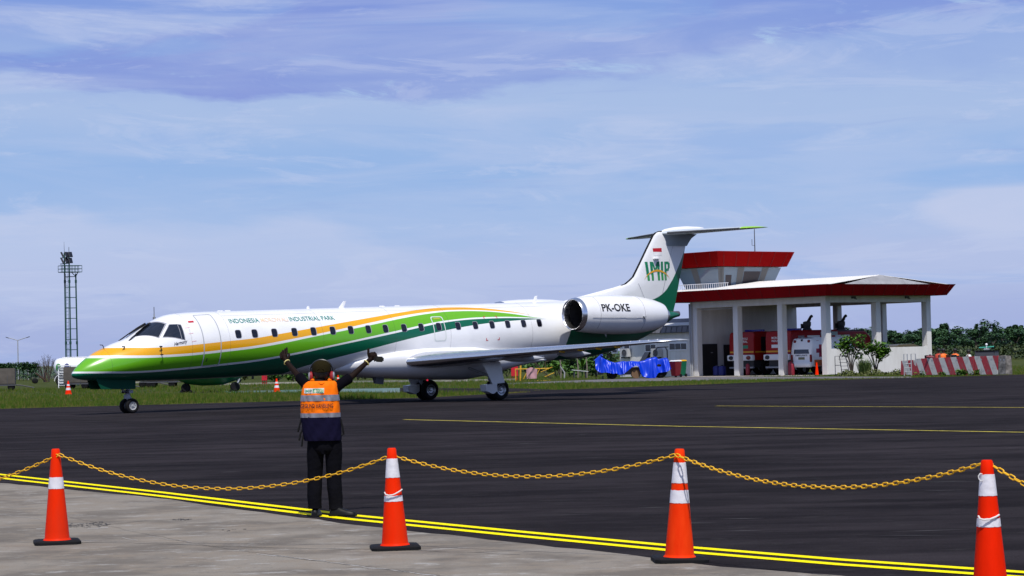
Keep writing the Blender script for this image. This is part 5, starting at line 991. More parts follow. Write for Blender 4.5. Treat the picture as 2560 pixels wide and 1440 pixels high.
# sleeves, trousers, shoes
def limb(pts, n=14): 
    b = MB(); b.tube([p for p, r in pts], [r for p, r in pts], n); return b
tb = MB()
for s, sh, el, t in ((-1, J['sl'][0], J['el'][0], .80), (1, J['sr'][0], J['er'][0], .9)):
    a0 = J['che'][0].lerp(sh, .55)+Vector((0, 0, -.02)); e = sh.lerp(el, t); q = MB(); q.tube([a0, sh, sh.lerp(el, .4), e], [.066, .064, .053, .056], 14); q.build('sleeve', m_tee, pm, smooth=60)
b = MB(); b.loft([[pj(cx, py)+Vector((w_*cos(a), d_*sin(a), 0)) for a in [2*pi*j/24 for j in range(24)]] for cx, py, w_, d_ in ((803, 953, .075, .075), (803, 963, .15, .10), (804, 985, .185, .115), (806, 1030, .185, .12), (810, 1090, .175, .12))]); b.build('shirt', m_tee, pm, smooth=60)
b = MB()
for s in ('l', 'r'):
    h_, k_, a_ = J['h'+s][0], J['k'+s][0], J['a'+s][0]; sg = -1 if s == 'l' else 1
    path = [(h_+Vector((-sg*.02, 0, .11)), .105), (h_, .102), (h_.lerp(k_, .35)+Vector((sg*.006, 0, 0)), .094), (h_.lerp(k_, .7), .086), (k_, .082), (k_.lerp(a_, .3)+Vector((0, -.012, 0)), .082), (k_.lerp(a_, .65)+Vector((sg*.004, -.01, 0)), .079), (k_.lerp(a_, .9), .075), (a_+Vector((0, 0, -.015)), .078)]
    b.tube([p for p, r in path], [r*.95 for p, r in path], 18)
b.loft([[pj(cx, py)+Vector((w_*cos(a), d_*sin(a), 0)) for a in [2*pi*j/24 for j in range(24)]] for cx, py, w_, d_ in ((811, 1080, .165, .115), (811, 1105, .172, .118), (811, 1122, .168, .115), (811, 1135, .10, .10))])
b.build('trousers', m_trs, pm, smooth=70)
def shoe(heel, ang, ln=.27):
    q = MB(); M_ = Matrix.Translation(heel) @ Matrix.Rotation(ang, 4, 'Z'); S_ = [(-.01, .03, .045), (.02, .038, .085), (.07, .04, .10), (.12, .043, .075), (.18, .05, .058), (.24, .042, .045), (.27, .02, .03)]
    q.loft([[M_ @ Vector((x, w_*cos(t), .012+h_*max(0, sin(t))**.8 if sin(t) > 0 else .012)) for t in [2*pi*j/14 for j in range(14)]] for x, w_, h_ in S_]); o_ = q.build('shoe', m_shoe, pm, smooth=60)
    q = MB(); q.loft([[M_ @ Vector((x, w_*1.12*cos(t), .002 if sin(t) < 0 else .02)) for t in [2*pi*j/14 for j in range(14)]] for x, w_, h_ in [(-.018, .03, 0)]+S_[1:-1]+[(.278, .02, 0)]]); q.build('sole', m_black, o_)
a_ = J['al'][0]; shoe(Vector((a_.x, a_.y-.06, 0)), R(86)); a_ = J['ar'][0]; shoe(Vector((a_.x-.05, a_.y-.02, 0)), R(-14))
# vest: orange yoke, grey reflective bands, navy lower part
VS = [(953, 771, 836, .09), (957, 765, 841, .105), (963, 759, 843.5, .118), (975, 755, 845, .13), (990, 753, 847, .137), (1005, 752, 848.5, .14), (1020, 751.5, 849.5, .14), (1038, 752, 850.5, .138), (1046, 753, 851, .138), (1060, 755, 852, .14), (1080, 757, 853, .142), (1095, 760, 854, .145), (1102, 762, 853, .142)]
def vsec(py, grow=0):
    l = lerp([(q[0], q[1]) for q in VS], py); r_ = lerp([(q[0], q[2]) for q in VS], py); d_ = lerp([(q[0], q[3]) for q in VS], py)
    a, c = pj(l, py+.0), pj(r_, py-.02*(r_-l)); return (a+c)/2, (c-a)/2, d_+grow
def vpt(py, ang, grow=0):
    c, h_, d_ = vsec(py, grow); ca, sa = cos(ang), sin(ang); e = .75
    wob = .007*sin(ang*9+py*.13)+.005*sin(ang*17-py*.21); return c+h_*(1+grow/.2)*(abs(ca)**e*(1 if ca >= 0 else -1))+Vector((0, (d_+wob)*(abs(sa)**e*(1 if sa >= 0 else -1)), 0))
def vloft(pys, grow=0, n=72, lo=0, hi=2*pi):
    q = MB(); full = hi-lo > 6.2; q.loft([[vpt(py, lo+(hi-lo)*j/(n if full else n-1), grow) for j in range(n)] for py in pys], full, False); return q
v_ = vloft([953, 957, 963, 975, 990, 1005, 1020, 1030, 1040]).build('vest', m_vor, pm, smooth=70)
b = MB()
for s in (-1, 1): b.tube([pj(803+s*7, 955, .08), pj(803+s*20, 951, .02), pj(803+s*24, 954, -.05)], [.02, .024, .02], 8)
b.tube([pj(796, 957, -.09), pj(803, 960, -.10), pj(812, 957, -.09)], .018, 8); b.build('collar', m_vor, v_)
vloft([988, 992, 998, 1003], .004).build('reflective_band', m_refl, v_, smooth=70); vloft([1033, 1038, 1044], .004).build('reflective_band', m_refl, v_, smooth=70)
vloft([1040, 1050, 1060, 1070, 1080, 1090, 1098, 1102], .002).build('lower_vest', m_vnv, v_, smooth=70)
def on_vest(u, v, x0, x1, y0, y1, g): # u,v in 0..1 across a rectangle of photograph pixels on the back
    px = x0+(x1-x0)*u; py = y0+(y1-y0)*v; c, h_, d_ = vsec(py); l = pj(px, py); k = max(-.98, min(.98, (l-c).dot(h_)/h_.length_squared)); ca = abs(k)**(1/.75)*(1 if k >= 0 else -1); return vpt(py, -math.acos(ca), g)
def vrect(x0, x1, y0, y1, g, n=8):
    q = MB(); q.loft([[on_vest(i/n, j/4, x0, x1, y0, y1, g) for i in range(n+1)] for j in range(5)], False, False); return q
pw = vrect(763, 812.5, 983.5, 971, .004).build('back_label', mat('label_white', (.7, .7, .68), .6), v_, smooth=0); vrect(785, 811.5, 982.5, 972, .0055).build('label_panel', m_bgr, pw, smooth=0)
b = MB(); text_on(b, 'IMIP', lambda u, v: on_vest(u, v, 766, 783, 981, 974, .007), bold=.01); b.build('lettering', m_bgr, pw, smooth=0); b = MB(); text_on(b, 'AIRPORT', lambda u, v: on_vest(u, v, 787, 810, 981, 974.5, .008), bold=.01); b.build('lettering', mat('label_cream', (.8, .78, .55), .6), pw, smooth=0)
b = MB(); text_on(b, 'GROUND HANDLING', lambda u, v: on_vest(u, v, 757, 833, 1020.5, 1009.5, .015), bold=.016); b.build('lettering', mat('vest_text_dark', (.035, .008, .02), .7), v_, smooth=0)
b = MB()
for pts in (((754, 1046, -.02), (749, 1062, -.03), (745, 1080, -.02)), ((757, 1072, -.03), (751, 1085, -.04), (748, 1101, -.03)), ((760, 1085, -.04), (756, 1100, -.05), (754, 1116, -.04)), ((852, 1048, -.02), (857, 1070, -.03), (859, 1085, -.02), (853, 1088, -.03))): b.tube([pj(*q) for q in pts], .011, 6)
b.build('strap', m_black, v_)
for w_, e_, r_ in ((J['wl'][0], J['el'][0], .031), (J['wr'][0], J['er'][0], .031)):
    d_ = (e_-w_).normalized(); p_ = w_+d_*.012; u_ = d_.orthogonal().normalized(); s_ = d_.cross(u_); b = MB(); b.tube([p_+u_*r_*cos(a)+s_*r_*sin(a) for a in [2*pi*j/20 for j in range(21)]], .006, 6); b.build('wristband', m_band, pm)
p = po+pj(947.5, 898, .25); t = thing('handset', 'small dark handset held in the raised right hand of the marshaller', 'handset', p); b = MB(); b.box((.004, 0, 0), (.092, .034, .060), Matrix.Rotation(R(4), 3, 'Y')); b.build('case', mat('handset_dark', (.014, .014, .010), .6, spec=.2), t, bevel=.012); b = MB(); b.box((-.042, .0, .004), (.03, .018, .022)); b.build('grip', m_black, t)

# ------------------------------------------------------------------ cones and the yellow chain
def cone_thing(p, h, r0, r1, base, bands, label, name='traffic_cone', group=None, lean=(0, 0), rz=.2, detail=True):
    t = thing(name, label, 'traffic cone', p, rz, group); t.rotation_euler = (lean[1], lean[0], rz)
    b = MB(); w_ = base/2; ch = base*.10; bt = .035 if detail else .02
    pl = [(-w_+ch, -w_), (w_-ch, -w_), (w_, -w_+ch), (w_, w_-ch), (w_-ch, w_), (-w_+ch, w_), (-w_, w_-ch), (-w_, -w_+ch)]
    b.loft([[Vector((x, y, .001)) for x, y in pl], [Vector((x, y, bt*.7)) for x, y in pl], [Vector((x*.93, y*.93, bt)) for x, y in pl]]); b.build('base', m_black, t, smooth=30)
    rr = lambda z: r0+(r1-r0)*(z-bt)/(h-bt)
    b = MB(); b.lathe([(r0*1.12, bt-.003), (r0*1.08, bt+.004), (r0, bt+.014)]+[(rr(z), z) for z in [bt+.02+(h-bt-.03)*i/14 for i in range(15)]]+[(r1*.85, h), (r1*.6, h-.004), (r1*.5, h-.05)], 40 if detail else 16, None, False); b.build('body', m_orange, t, smooth=60)
    for z0, z1 in bands:
        b = MB(); n_ = 40 if detail else 16
        b.loft([[Vector(((rr(z)+.0025)*cos(2*pi*k/n_), (rr(z)+.0025)*sin(2*pi*k/n_), z+(random.uniform(-.002, .002) if detail else 0))) for k in range(n_)] for z in (z0, z0+.4*(z1-z0), z0+.7*(z1-z0), z1)], True, False); b.build('reflective_band', m_bandw, t, smooth=60)
    return t
m_orange0 = m_orange
CN = [((143, 1360), (139, 1122), [(.508, .614)], 'tall orange cone with a single white band, leftmost on the chain', (.0, 0)),
      ((988, 1373.5), (979, 1120), [(.620, .785), (.415, .465)], 'tall orange cone with string knotted at its lower band, beside the marshaller', (.0, 0)),
      ((1699, 1404), (1699, 1122), [(.610, .770), (.455, .555)], 'tall orange cone with two wide white bands and the chain laid over its front', (.0, 0)),
      ((2477, 1497), (2467, 1150), [(.650, .785), (.455, .510)], 'tall orange cone at the right edge, white cord loop at its side', (.0, 0))]
tops = []
for i, (bp_, tp, bands, lab, ln) in enumerate(CN):
    m_orange = mat('cone_orange', ((.84, .024, .0), (.86, .022, 0), (.82, .03, .001), (.85, .018, .0))[i], .5+.05*i, col2=((.70, .03, .006), (.78, .03, .003), (.9, .05, .004), (.74, .016, .0))[i], vscale=3+i, stretch=(2, 2, .5), spec=.06, bump=.15, bscale=9)
    p = G(*bp_); p = Vector((p.x, p.y, .004)); t3 = D(tp[0], tp[1], p.y); h = t3.z-.004; k = h/.875
    cone_thing(p, h, .116, .037, .42, [(a*k, c*k) for a, c in bands], lab, 'traffic_cone', 'tall cones holding the chain', (atan2(t3.x-p.x, h), 0), (.25, .12, .05, .3)[i]); tops.append((p, Vector((t3.x, p.y, t3.z))))
m_orange = m_orange0
# strings tied round the cones
def cord(px, dep, r, label, name='string'):
    b = MB(); b.tube([D(x, y, dep-f) for x, y, f in px], r, 6); o = b.build(name, mat('white_cord', (.7, .69, .66), .7), None); tag(o, label, 'cord')
d2 = tops[1][0].y; cord([(961.5, 1231, .05), (964, 1236, .08), (972, 1238.5, .095), (983, 1237, .10), (993, 1232, .095), (1001, 1227, .075), (1005, 1223.5, .045)], d2, .006, 'white string knotted round the cone beside the marshaller')
d4 = tops[3][0].y; cord([(2446, 1290, .05), (2450, 1297, .075), (2460, 1299.5, .09), (2475, 1298, .09), (2490, 1292, .075), (2498, 1287, .05)], d4, .006, 'white cord wound round the right hand cone'); cord([(2457, 1185, .02), (2450, 1184, .03), (2446, 1190, .03), (2447, 1197, .03), (2452, 1203, .035), (2456, 1201, .04)], d4, .004, 'white cord loop hanging at the side of the right hand cone', 'cord_loop')
m_chain = mat('yellow_plastic_chain', (.78, .42, .004), .45, var=.08, vscale=30)
def link(b, c, t, roll_, L_=.070, Wd=.034, r=.0052):
    t = t.normalized(); u = t.cross(Vector((0, 0, 1))).normalized(); n_ = u.cross(t); u, n_ = u*cos(roll_)+n_*sin(roll_), n_*cos(roll_)-u*sin(roll_); hl_ = (L_-Wd)/2; hw = Wd/2-r; P_ = []
    for k in range(5): a = -pi/2+pi*k/4; P_.append(c+t*(hl_+hw*cos(a))+u*hw*sin(a))
    for k in range(5): a = pi/2+pi*k/4; P_.append(c+t*(-hl_+hw*cos(a))+u*hw*sin(a))
    rings = []; m_ = len(P_)
    for i in range(m_):
        tt = (P_[(i+1) % m_]-P_[i-1]).normalized(); s_ = tt.cross(n_); rings.append([P_[i]+(n_*cos(2*pi*k/6)+s_*sin(2*pi*k/6))*r for k in range(6)])
    o = len(b.v); b.v += [tuple(p) for q in rings for p in q]
    for i in range(m_):
        for k in range(6): a, c_ = i*6+k, i*6+(k+1) % 6; d_, e_ = ((i+1) % m_)*6+(k+1) % 6, ((i+1) % m_)*6+k; b.f.append((o+a, o+c_, o+d_, o+e_)); b.m.append(0)
def chain(A, Bp, low, label):
    """hang between A and Bp so that its lowest run passes the pixel low"""
    best = None
    for i in range(1, 400):
        s_ = i*.003; worst = None
        ys = []
        for k in range(41):
            u = k/40; p = A.lerp(Bp, u)-Vector((0, 0, 4*s_*u*(1-u))); d = p-EYE; z = d.dot(FWD); ys.append(720-FPX*d.dot(UPV)/z)
        e = abs(max(ys)-low)
        if best is None or e < best[0]: best = (e, s_)
    s_ = best[1]; f = lambda u: A.lerp(Bp, u)-Vector((0, 0, 4*s_*u*(1-u))); pts = [f(i/600) for i in range(601)]; b = MB(); acc = 0; k = 0; pitch = .0565; nxt = pitch/2
    for p, q in zip(pts, pts[1:]):
        L_ = (q-p).length
        while acc+L_ >= nxt: link(b, p.lerp(q, (nxt-acc)/L_), q-p, (.12 if k % 2 else .12+pi/2)+random.uniform(-.12, .12)); nxt += pitch; k += 1
        acc += L_
    o = b.build('plastic_chain', m_chain, None, smooth=60, fixn=True); tag(o, label, 'chain', 'yellow chain spans')
fr = lambda i, f=.05: tops[i][0].y-f
H1, H2, H3, H4 = D(147, 1136, fr(0)), D(980, 1138, fr(1, -.05)), D(1690, 1137, fr(2)), D(2468, 1155, fr(3, -.05))
chain(D(-604, 1145, 22.65), H1, 1236, 'yellow plastic chain span rising from the left edge to the first cone')
chain(H1, H2, 1222, 'yellow plastic chain sagging in front of the marshaller legs'); chain(H2, H3, 1191, 'yellow plastic chain sagging between the two middle cones'); chain(H3, H4, 1218, 'yellow plastic chain sagging towards the right hand cone')
chain(H4, Vector((4.83, 11.66, .83)), 1352, 'yellow plastic chain span leaving past the right edge')
for px, py, lab in ((692, 980, 'small striped cone on the teal strip beyond the jet'), (171, 986, 'small striped cone on the grass beside the light mast'), (845.5, 962, 'small red tipped cone seen over the marshaller shoulder')):
    p = G(px, py); h = (980-946)/FPX*p.y if px != 845.5 else .62
    cone_thing(Vector((p.x, p.y, -.008)), h, .17*h/.7, .035, .40, [(h*.33, h*.50), (h*.64, h*.76)], lab, 'small_traffic_cone', 'small cones on the grass', detail=False)
p = BL(-.62, -.25); cone_thing(Vector((p.x, p.y, 0)), .75, .11, .035, .32, [], 'faded orange cone standing by the station corner column', 'small_traffic_cone', 'small cones on the grass', detail=False)
# ------------------------------------------------------------------ light mast, lamp, service gear at the left
MD = 185.0
def at(px, py, dep, z=None):
    p = D(px, py, dep); return Vector((p.x, p.y, p.z if z is None else z))
m_mast = mat('mast_green', (.008, .06, .045), .5)
o = at(178, 900, MD, 0); t = thing('floodlight_mast', 'tall green lattice floodlight mast with platform beside the jet nose', 'light mast', o, .55)
H_ = at(178, 684, MD).z; w1, w2 = .42, .36
legs = [(-.36, -.12), (.02, -.42), (.40, .30)]; Rm = Matrix.Rotation(-.55, 3, 'Z')
LG = [Rm @ Vector((x, y, 0)) for x, y in ((-.40, 0), (.02, -.25), (.48, .05))]
for i, q in enumerate(LG): MB().tube([q*1.12, q], .06).v if False else None
for i, q in enumerate(LG):
    top = H_ if i == 2 else at(178, 632, MD).z; b = MB(); b.tube([Vector((q.x*1.05, q.y*1.05, 0)), Vector((q.x, q.y, top))], .062, 8)
    for z in (H_*.38, H_*.93): b.cyl((q.x, q.y, z-.12), (q.x, q.y, z+.12), .09, None, 8)
    b.build('leg', m_mast, t)
nr = 11
for k in range(nr):
    z = .35+k*(H_-.6)/(nr-1); b = MB()
    for i in range(3): b.cyl(LG[i]+Vector((0, 0, z)), LG[(i+1) % 3]+Vector((0, 0, z)), .028, None, 6)
    b.build('brace', m_mast, t)
b = MB(); a, c = LG[0].lerp(LG[1], .3), LG[0].lerp(LG[1], .75)
for q in (a, c): b.cyl(q+Vector((0, .08, 0)), q+Vector((0, .08, H_)), .016, None, 5)
for k in range(int(H_/.3)): b.cyl(a+Vector((0, .08, k*.3)), c+Vector((0, .08, k*.3)), .012, None, 5)
b.build('ladder', m_mast, t)
b = MB(); px0, px1, zf = -.78, .86, H_+.12
b.box(((px0+px1)/2, 0, zf), (px1-px0, 1.0, .05)); b.tube([LG[2]+Vector((0, 0, H_-.25)), Vector((px1-.15, 0, zf))], .03, 6); b.tube([LG[2]+Vector((0, 0, H_-.25)), Vector((.15, 0, zf))], .03, 6); b.build('platform', m_mast, t)
b = MB()
for y in (-.5, .5):
    for x in [px0+i*(px1-px0)/6 for i in range(7)]: b.cyl((x, y, zf), (x, y, zf+.52), .02, None, 5)
    for z in (.26, .52): b.cyl((px0, y, zf+z), (px1, y, zf+z), .022, None, 6)
for x in (px0, px1):
    for z in (.26, .52): b.cyl((x, -.5, zf+z), (x, .5, zf+z), .022, None, 6)
b.build('railing', m_mast, t)
for zz in (at(178, 656, MD).z, at(178, 641, MD).z):
    b = MB(); b.cyl(Rm @ Vector((-.72, -.1, zz-.12)), Rm @ Vector((.1, -.4, zz-.08)), .035, None, 6); b.build('crossbar', m_mast, t)
    for k, x in enumerate((-.66, -.30, -.02)):
        q = Vector((x, -.15-.08*k, zz+.14)); M_ = Matrix.Rotation((1.35, .35, .15)[k], 3, 'Z') @ Matrix.Rotation(-.42, 3, 'X'); b = MB(); b.box(q, (.32, .10, .46), M_); fl = b.build('floodlight', m_dgrey, t, bevel=.02); b = MB(); b.box(q+M_ @ Vector((0, -.056, 0)), (.27, .01, .40), M_); b.build('lens', m_glass, fl)
b = MB(); z1 = at(178, 632, MD).z; b.cyl(LG[0]+Vector((0, 0, z1-.1)), LG[0]+Vector((-.01, 0, at(178, 604, MD).z)), .02, .008, 6); b.cyl(LG[1]+Vector((0, 0, z1-.1)), LG[1]+Vector((0, 0, z1+.45)), .02, None, 6); b.build('lightning_rod', m_dgrey, t)
def rod(px, py0, py1, dep, r, label, arms):
    p = at(px, py1, dep, 0); h = at(px, py0, dep).z; t = thing('street_lamp' if arms else 'aerial_mast', label, 'street lamp' if arms else 'mast', p); b = MB(); b.cyl((0, 0, 0), (0, 0, h), r*1.4, r, 8); b.build('pole', m_grey, t)
    for s in (-1, 1):
        if arms:
            b = MB(); b.tube([(0, 0, h-.05), (s*arms*.5, 0, h+.18), (s*arms*.8, 0, h+.3)], r*.8, 6); b.build('arm', m_grey, t); b = MB(); b.box((s*arms*.9, 0, h+.33), (arms*.32, .22, .08), Matrix.Rotation(-s*.3, 3, 'Y')); b.build('lamp_head', m_dgrey, t, bevel=.02)
    if not arms: b = MB(); b.box((0, 0, h*.93), (.3, .1, .3)); b.box((-.15, 0, h*.86), (.2, .1, .25)); b.build('antenna', m_dgrey, t); b = MB(); b.cyl((0, 0, h), (0, 0, h+.8), r*.6, None, 6); b.build('whip', m_dgrey, t)
rod(46, 850, 945, 290, .06, 'grey double armed street lamp left of the floodlight mast', 1.45); rod(388, 785, 930, 260, .07, 'thin aerial mast rising behind the cockpit of the jet', 0)
# baggage carts
m_tarpb = mat('brown_canvas', (.085, .073, .062), .8, var=.18, vscale=2, bump=.5, bscale=4)
def cart(px, py, dep, rz, label, L_=2.4, h=1.15, m=m_tarpb, bar=1):
    p = at(px, py, dep, -.01); t = thing('baggage_cart', label, 'baggage cart', p, rz, 'carts parked on the far grass')
    b = MB(); b.loft([[Vector((x, y*w_, z)) for y, z in ((-.62, .42), (.62, .42), (.64, h*.75), (.56, h+.38), (-.56, h+.38), (-.64, h*.75))] for x, w_ in ((-L_/2, .96), (-L_/2+.08, 1), (L_/2-.08, 1), (L_/2, .96))]); b.build('canopy', m, t, bevel=.03)
    b = MB(); b.box((0, 0, .36), (L_+.06, 1.2, .10)); b.build('chassis', m_dgrey, t)
    for x in (-L_*.33, L_*.33):
        for y in (-.5, .5): Mx = Matrix.Translation((x, y, .22)) @ Matrix.Rotation(R(90), 4, 'X'); MB().lathe([(.001, -.06), (.18, -.07), (.23, -.04), (.23, .04), (.18, .07), (.001, .06)], 14, Mx).build('wheel', m_black, t)
    b = MB(); b.tube([(L_/2, 0, .36), (L_/2+.5, 0, .3), (L_/2+1.3, 0, .12)], .04, 6); b.build('drawbar', m_dgrey, t)
    b = MB()
    for x in (-L_*.18, L_*.2): b.box((x, -.635, .72), (.03, .03, .6))
    b.build('strap', m_dgrey, t)
cart(8, 975, 160, .15, 'brown canvas baggage cart cut by the left edge of the picture', 1.7); cart(196, 972, 158, -.1, 'brown canvas baggage cart between the floodlight mast and the jet nose', 1.75); cart(262, 978, 150, .1, 'brown canvas baggage cart hidden behind the nose gear doors', 1.9)
cart(408, 972, 156, .0, 'brown canvas baggage cart right of the nose wheel', 2.0, .7); cart(365, 972, 158, .1, 'low white box cart seen behind the nose wheel', .7, .65, m_white)
# fuel tanker
p = at(212, 966, 180, -.01); t = thing('fuel_tanker', 'white fuel tanker with round end and coloured emblems behind the mast', 'tanker truck', p, .12)
b = MB(); b.loft([[Vector((x, .88*r_*cos(a), 1.5+.72*r_*sin(a))) for a in [2*pi*j/32 for j in range(32)]] for x, r_ in ((-2.35, .35), (-2.28, .7), (-2.1, .92), (-1.85, 1), (2.6, 1), (2.8, .9))]); b.build('tank', m_white, t, smooth=60)
b = MB(); b.box((0, 0, 2.24), (3.4, .5, .1)); b.build('walkway', m_white, t, bevel=.03)
b = MB(); b.box((.3, 0, .66), (5.2, .9, .2)); b.build('chassis', m_dgrey, t)
for px_, c_ in ((-1.95, (.03, .2, .04)), (-1.3, (.02, .03, .16))):
    b = MB(); b.loft([[Vector((px_+.20*k*cos(a), -.88*sqrt(max(.02, 1-((.30*k*sin(a))/.72)**2))*(1 if px_ > -1.8 else .985)-.012, 1.5+.30*k*sin(a))) for a in [2*pi*j/20 for j in range(20)]] for k in (1, .5, .05)], True, False); b.build('emblem', mat('tank_emblem', c_, .5), t)
for x in (-1.75, -1.05, 2.4):
    for y in (-.8, .8): Mx = Matrix.Translation((x, y, .42)) @ Matrix.Rotation(R(90), 4, 'X'); w_ = MB().lathe([(.25, -.12), (.38, -.13), (.42, -.08), (.42, .08), (.38, .13), (.25, .12)], 18, Mx, False).build('wheel', m_black, t); MB().lathe([(.001, -.10), (.24, -.12), (.24, .12), (.001, .10)], 14, Mx).build('rim', m_white, w_)
b = MB()
for x in (-1.75, -1.05): b.loft([[Vector((x+r_*cos(a), y, .42+r_*sin(a))) for y, r_ in ((-.95, .5), (-.65, .5), (-.65, .54), (-.95, .54))] for a in [pi*j/8 for j in range(9)]])
b.build('mudguard', m_white, t)
b = MB(); b.box((3.2, 0, 1.2), (1.1, 1.7, 1.5)); cb = b.build('cab', m_white, t, bevel=.12); b = MB(); b.box((3.25, 0, 1.5), (.7, 1.72, .5)); b.build('cab_window', m_glass, cb)
p = at(162, 974, 165, -.01); t = thing('boarding_steps', 'white boarding steps standing left of the mast foot', 'steps', p, .2); b = MB()
for x in (-.42, .42): b.tube([(x, -.25, 0), (x, .1, 1.65)], .04, 6); b.tube([(x, .5, 0), (x, .1, 1.65)], .04, 6)
b.box((0, .12, 1.62), (.95, .5, .06)); b.build('frame', m_white, t); b = MB()
for k in range(7): b.box((0, -.22+k*.045, .2+k*.2), (.84, .22, .04)); b.box((0, .34, .3+k*.19), (.84, .03, .10))
b.build('tread', mat('tread_white', (.6, .6, .6), .5), t)
for px, py, lab in ((104, 962, 'rusty brown tow dolly tipped on the grass by the left hedge'),):
    t = thing('tow_dolly', lab, 'trailer', at(px, py, 215, -.01), .3); b = MB(); b.box((0, 0, .55), (1.3, .9, .12), Matrix.Rotation(R(38), 3, 'Y')); b.box((.35, 0, .55), (.12, .9, .9)); b.build('deck', mat('rusty_deck', (.06, .035, .022), .9, var=.3), t)
    for s in (-.5, .5): Mx = Matrix.Translation((-.6, s, .25)) @ Matrix.Rotation(R(90), 4, 'X'); MB().lathe([(.001, -.08), (.2, -.09), (.25, -.06), (.25, .06), (.2, .09), (.001, .08)], 16, Mx).build('wheel', m_black, t)
# green helicopter behind the jet: only belly, wheels and struts show under the fuselage
p = at(530, 979, 124.5, -.13); t = thing('parked_helicopter', 'dark green helicopter on wheels, hidden behind the jet but for its belly and wheels', 'helicopter', p, R(8))
m_hg = mat('helicopter_green', (0, .10, .04), .35, coat=.3); b = MB()
b.loft([[Vector((x, w_*cos(a), z+h_*sin(a))) for a in [2*pi*j/28 for j in range(28)]] for x, w_, h_, z in ((-2.1, .06, .05, 1.05), (-1.9, .4, .28, 1.1), (-1.3, .75, .62, 1.2), (-.5, .9, .85, 1.33), (.6, .9, .88, 1.38), (1.5, .7, .7, 1.5), (2.4, .3, .3, 1.75), (4.2, .12, .12, 1.95))]); b.build('fuselage', m_hg, t, smooth=60)
b = MB(); b.loft([[Vector((x, w_*cos(a), z+h_*sin(a))) for a in [pi*j/12 for j in range(13)]] for x, w_, h_, z in ((-1.85, .3, .2, 1.25), (-1.3, .7, .6, 1.3), (-.8, .8, .75, 1.45))], False, False); b.build('canopy', m_glass, t, smooth=60)
b = MB(); b.cyl((.2, 0, 2.1), (.2, 0, 2.7), .1); b.build('rotor_mast', m_dgrey, t)
for k in range(4): a = .5+k*pi/2; b = MB(); b.box((.2+1.7*cos(a), 1.7*sin(a), 2.62), (3.2, .16, .03), Matrix.Rotation(a, 3, 'Z')); b.build('rotor_blade', m_dgrey, t)
for x, ys in ((-1.4, (-.1,)), (1.25, (-.75, -.5, .6))):
    for y in ys:
        b = MB(); b.tube([(x+.25, y*.6, .8), (x, y, .36)], .045, 8); g_ = b.build('gear_strut', m_steel, t); Mx = Matrix.Translation((x, y, .39)) @ Matrix.Rotation(R(90), 4, 'X'); MB().lathe([(.001, -.09), (.2, -.11), (.26, -.06), (.26, .06), (.2, .11), (.001, .09)], 16, Mx).build('wheel', m_black, g_)
for x, y in ((-1.65, -.3), (-1.15, -.35), (1.0, -1.0)):
    q = thing('wheel_chock', 'black chock against a wheel of the green helicopter', 'chock', t.matrix_basis @ Vector((x, y, .125)), .3, 'chocks at the helicopter wheels'); MB().prism([(-.12, -.12, 0), (.12, -.12, 0), (0, -.12, .16)], (0, .24, 0)).build('wedge', m_black, q)
# red hose cabinets
def cabinet(px, py, dep, h, w_, label):
    t = thing('hose_cabinet', label, 'cabinet', at(px, py, dep, -.01), 0, 'red cabinets by the far kerb'); b = MB(); b.box((0, 0, .25+h/2), (w_, .25, h)); c_ = b.build('box', mat('cabinet_red', (.55, .01, .025), .5, var=.08), t, bevel=.015); b = MB(); b.box((w_*.3, -.14, .25+h*.5), (.03, .03, .12)); b.build('handle', m_dgrey, c_)
    b = MB()
    for x in (-w_*.35, 0, w_*.35): b.box((x, 0, .13), (.05, .12, .26))
    b.build('foot', m_red, t)
cabinet(661.5, 959, 160, .62, .36, 'red hose cabinet seen just under the jet belly by the left'); cabinet(1287, 949, 149, .82, .44, 'red hose cabinet beside the yellow maintenance stand')
# yellow maintenance stairs with a pink sheet
p = at(1290, 956, 143, -.01); t = thing('maintenance_stairs', 'yellow tubular maintenance stairs on a low pallet base beside the red cabinet', 'stairs', p, -.05); b = MB(); w_ = 2.15
def P(px, py): q = at(px, py, 143); return Vector((q.x-p.x, 0, q.z+.01))
fr_ = []
for y in (0, .7):
    Y_ = Vector((0, y, 0)); b.tube([P(1289, 956)+Y_, P(1288, 923)+Y_, P(1340, 922)+Y_, P(1372, 921)+Y_], .03, 6); b.tube([P(1300, 956)+Y_, P(1301, 912)+Y_], .035, 6); b.tube([P(1308, 948)+Y_, P(1322, 922)+Y_], .025, 6); b.tube([P(1338, 945)+Y_, P(1350, 921)+Y_], .025, 6); b.tube([P(1352, 930)+Y_, P(1380, 918)+Y_], .025, 6); b.tube([P(1362, 942)+Y_, P(1385, 932)+Y_], .025, 6); b.tube([P(1288, 955)+Y_, P(1378, 951)+Y_], .035, 6)
b.build('frame', mat('faded_yellow_tube', (.65, .38, .03), .6, var=.2), t); b = MB()
for k in range(9):
    q = P(1372-k*5.2, 943-k*5.0); b.box(q+Vector((0, .35, 0)), (.26, .7, .03))
for y in (0, .7): b.tube([P(1378, 948)+Vector((0, y, 0)), P(1326, 896)+Vector((0, y, 0))], .025, 6); b.tube([P(1366, 930)+Vector((0, y, 0)), P(1362, 905)+Vector((0, y, 0)), P(1370, 903)+Vector((0, y, 0))], .02, 6)
b.build('steps', mat('dark_rusty_steel', (.05, .035, .02), .8), t)
t2 = thing('pink_sheet', 'pale pink plastic sheet hung over the yellow stairs', 'sheet', at(1331, 948, 142.7, 0), 0); b = MB()
rg = []
for j in range(9):
    u = j/8; rg.append([Vector((-.35+.62*u+v*.06*(u-.3), .03*sin(u*9+v*3)-.05*v, .12+.72*v*(1-.35*abs(u-.45)))) for v in [i/6 for i in range(7)]])
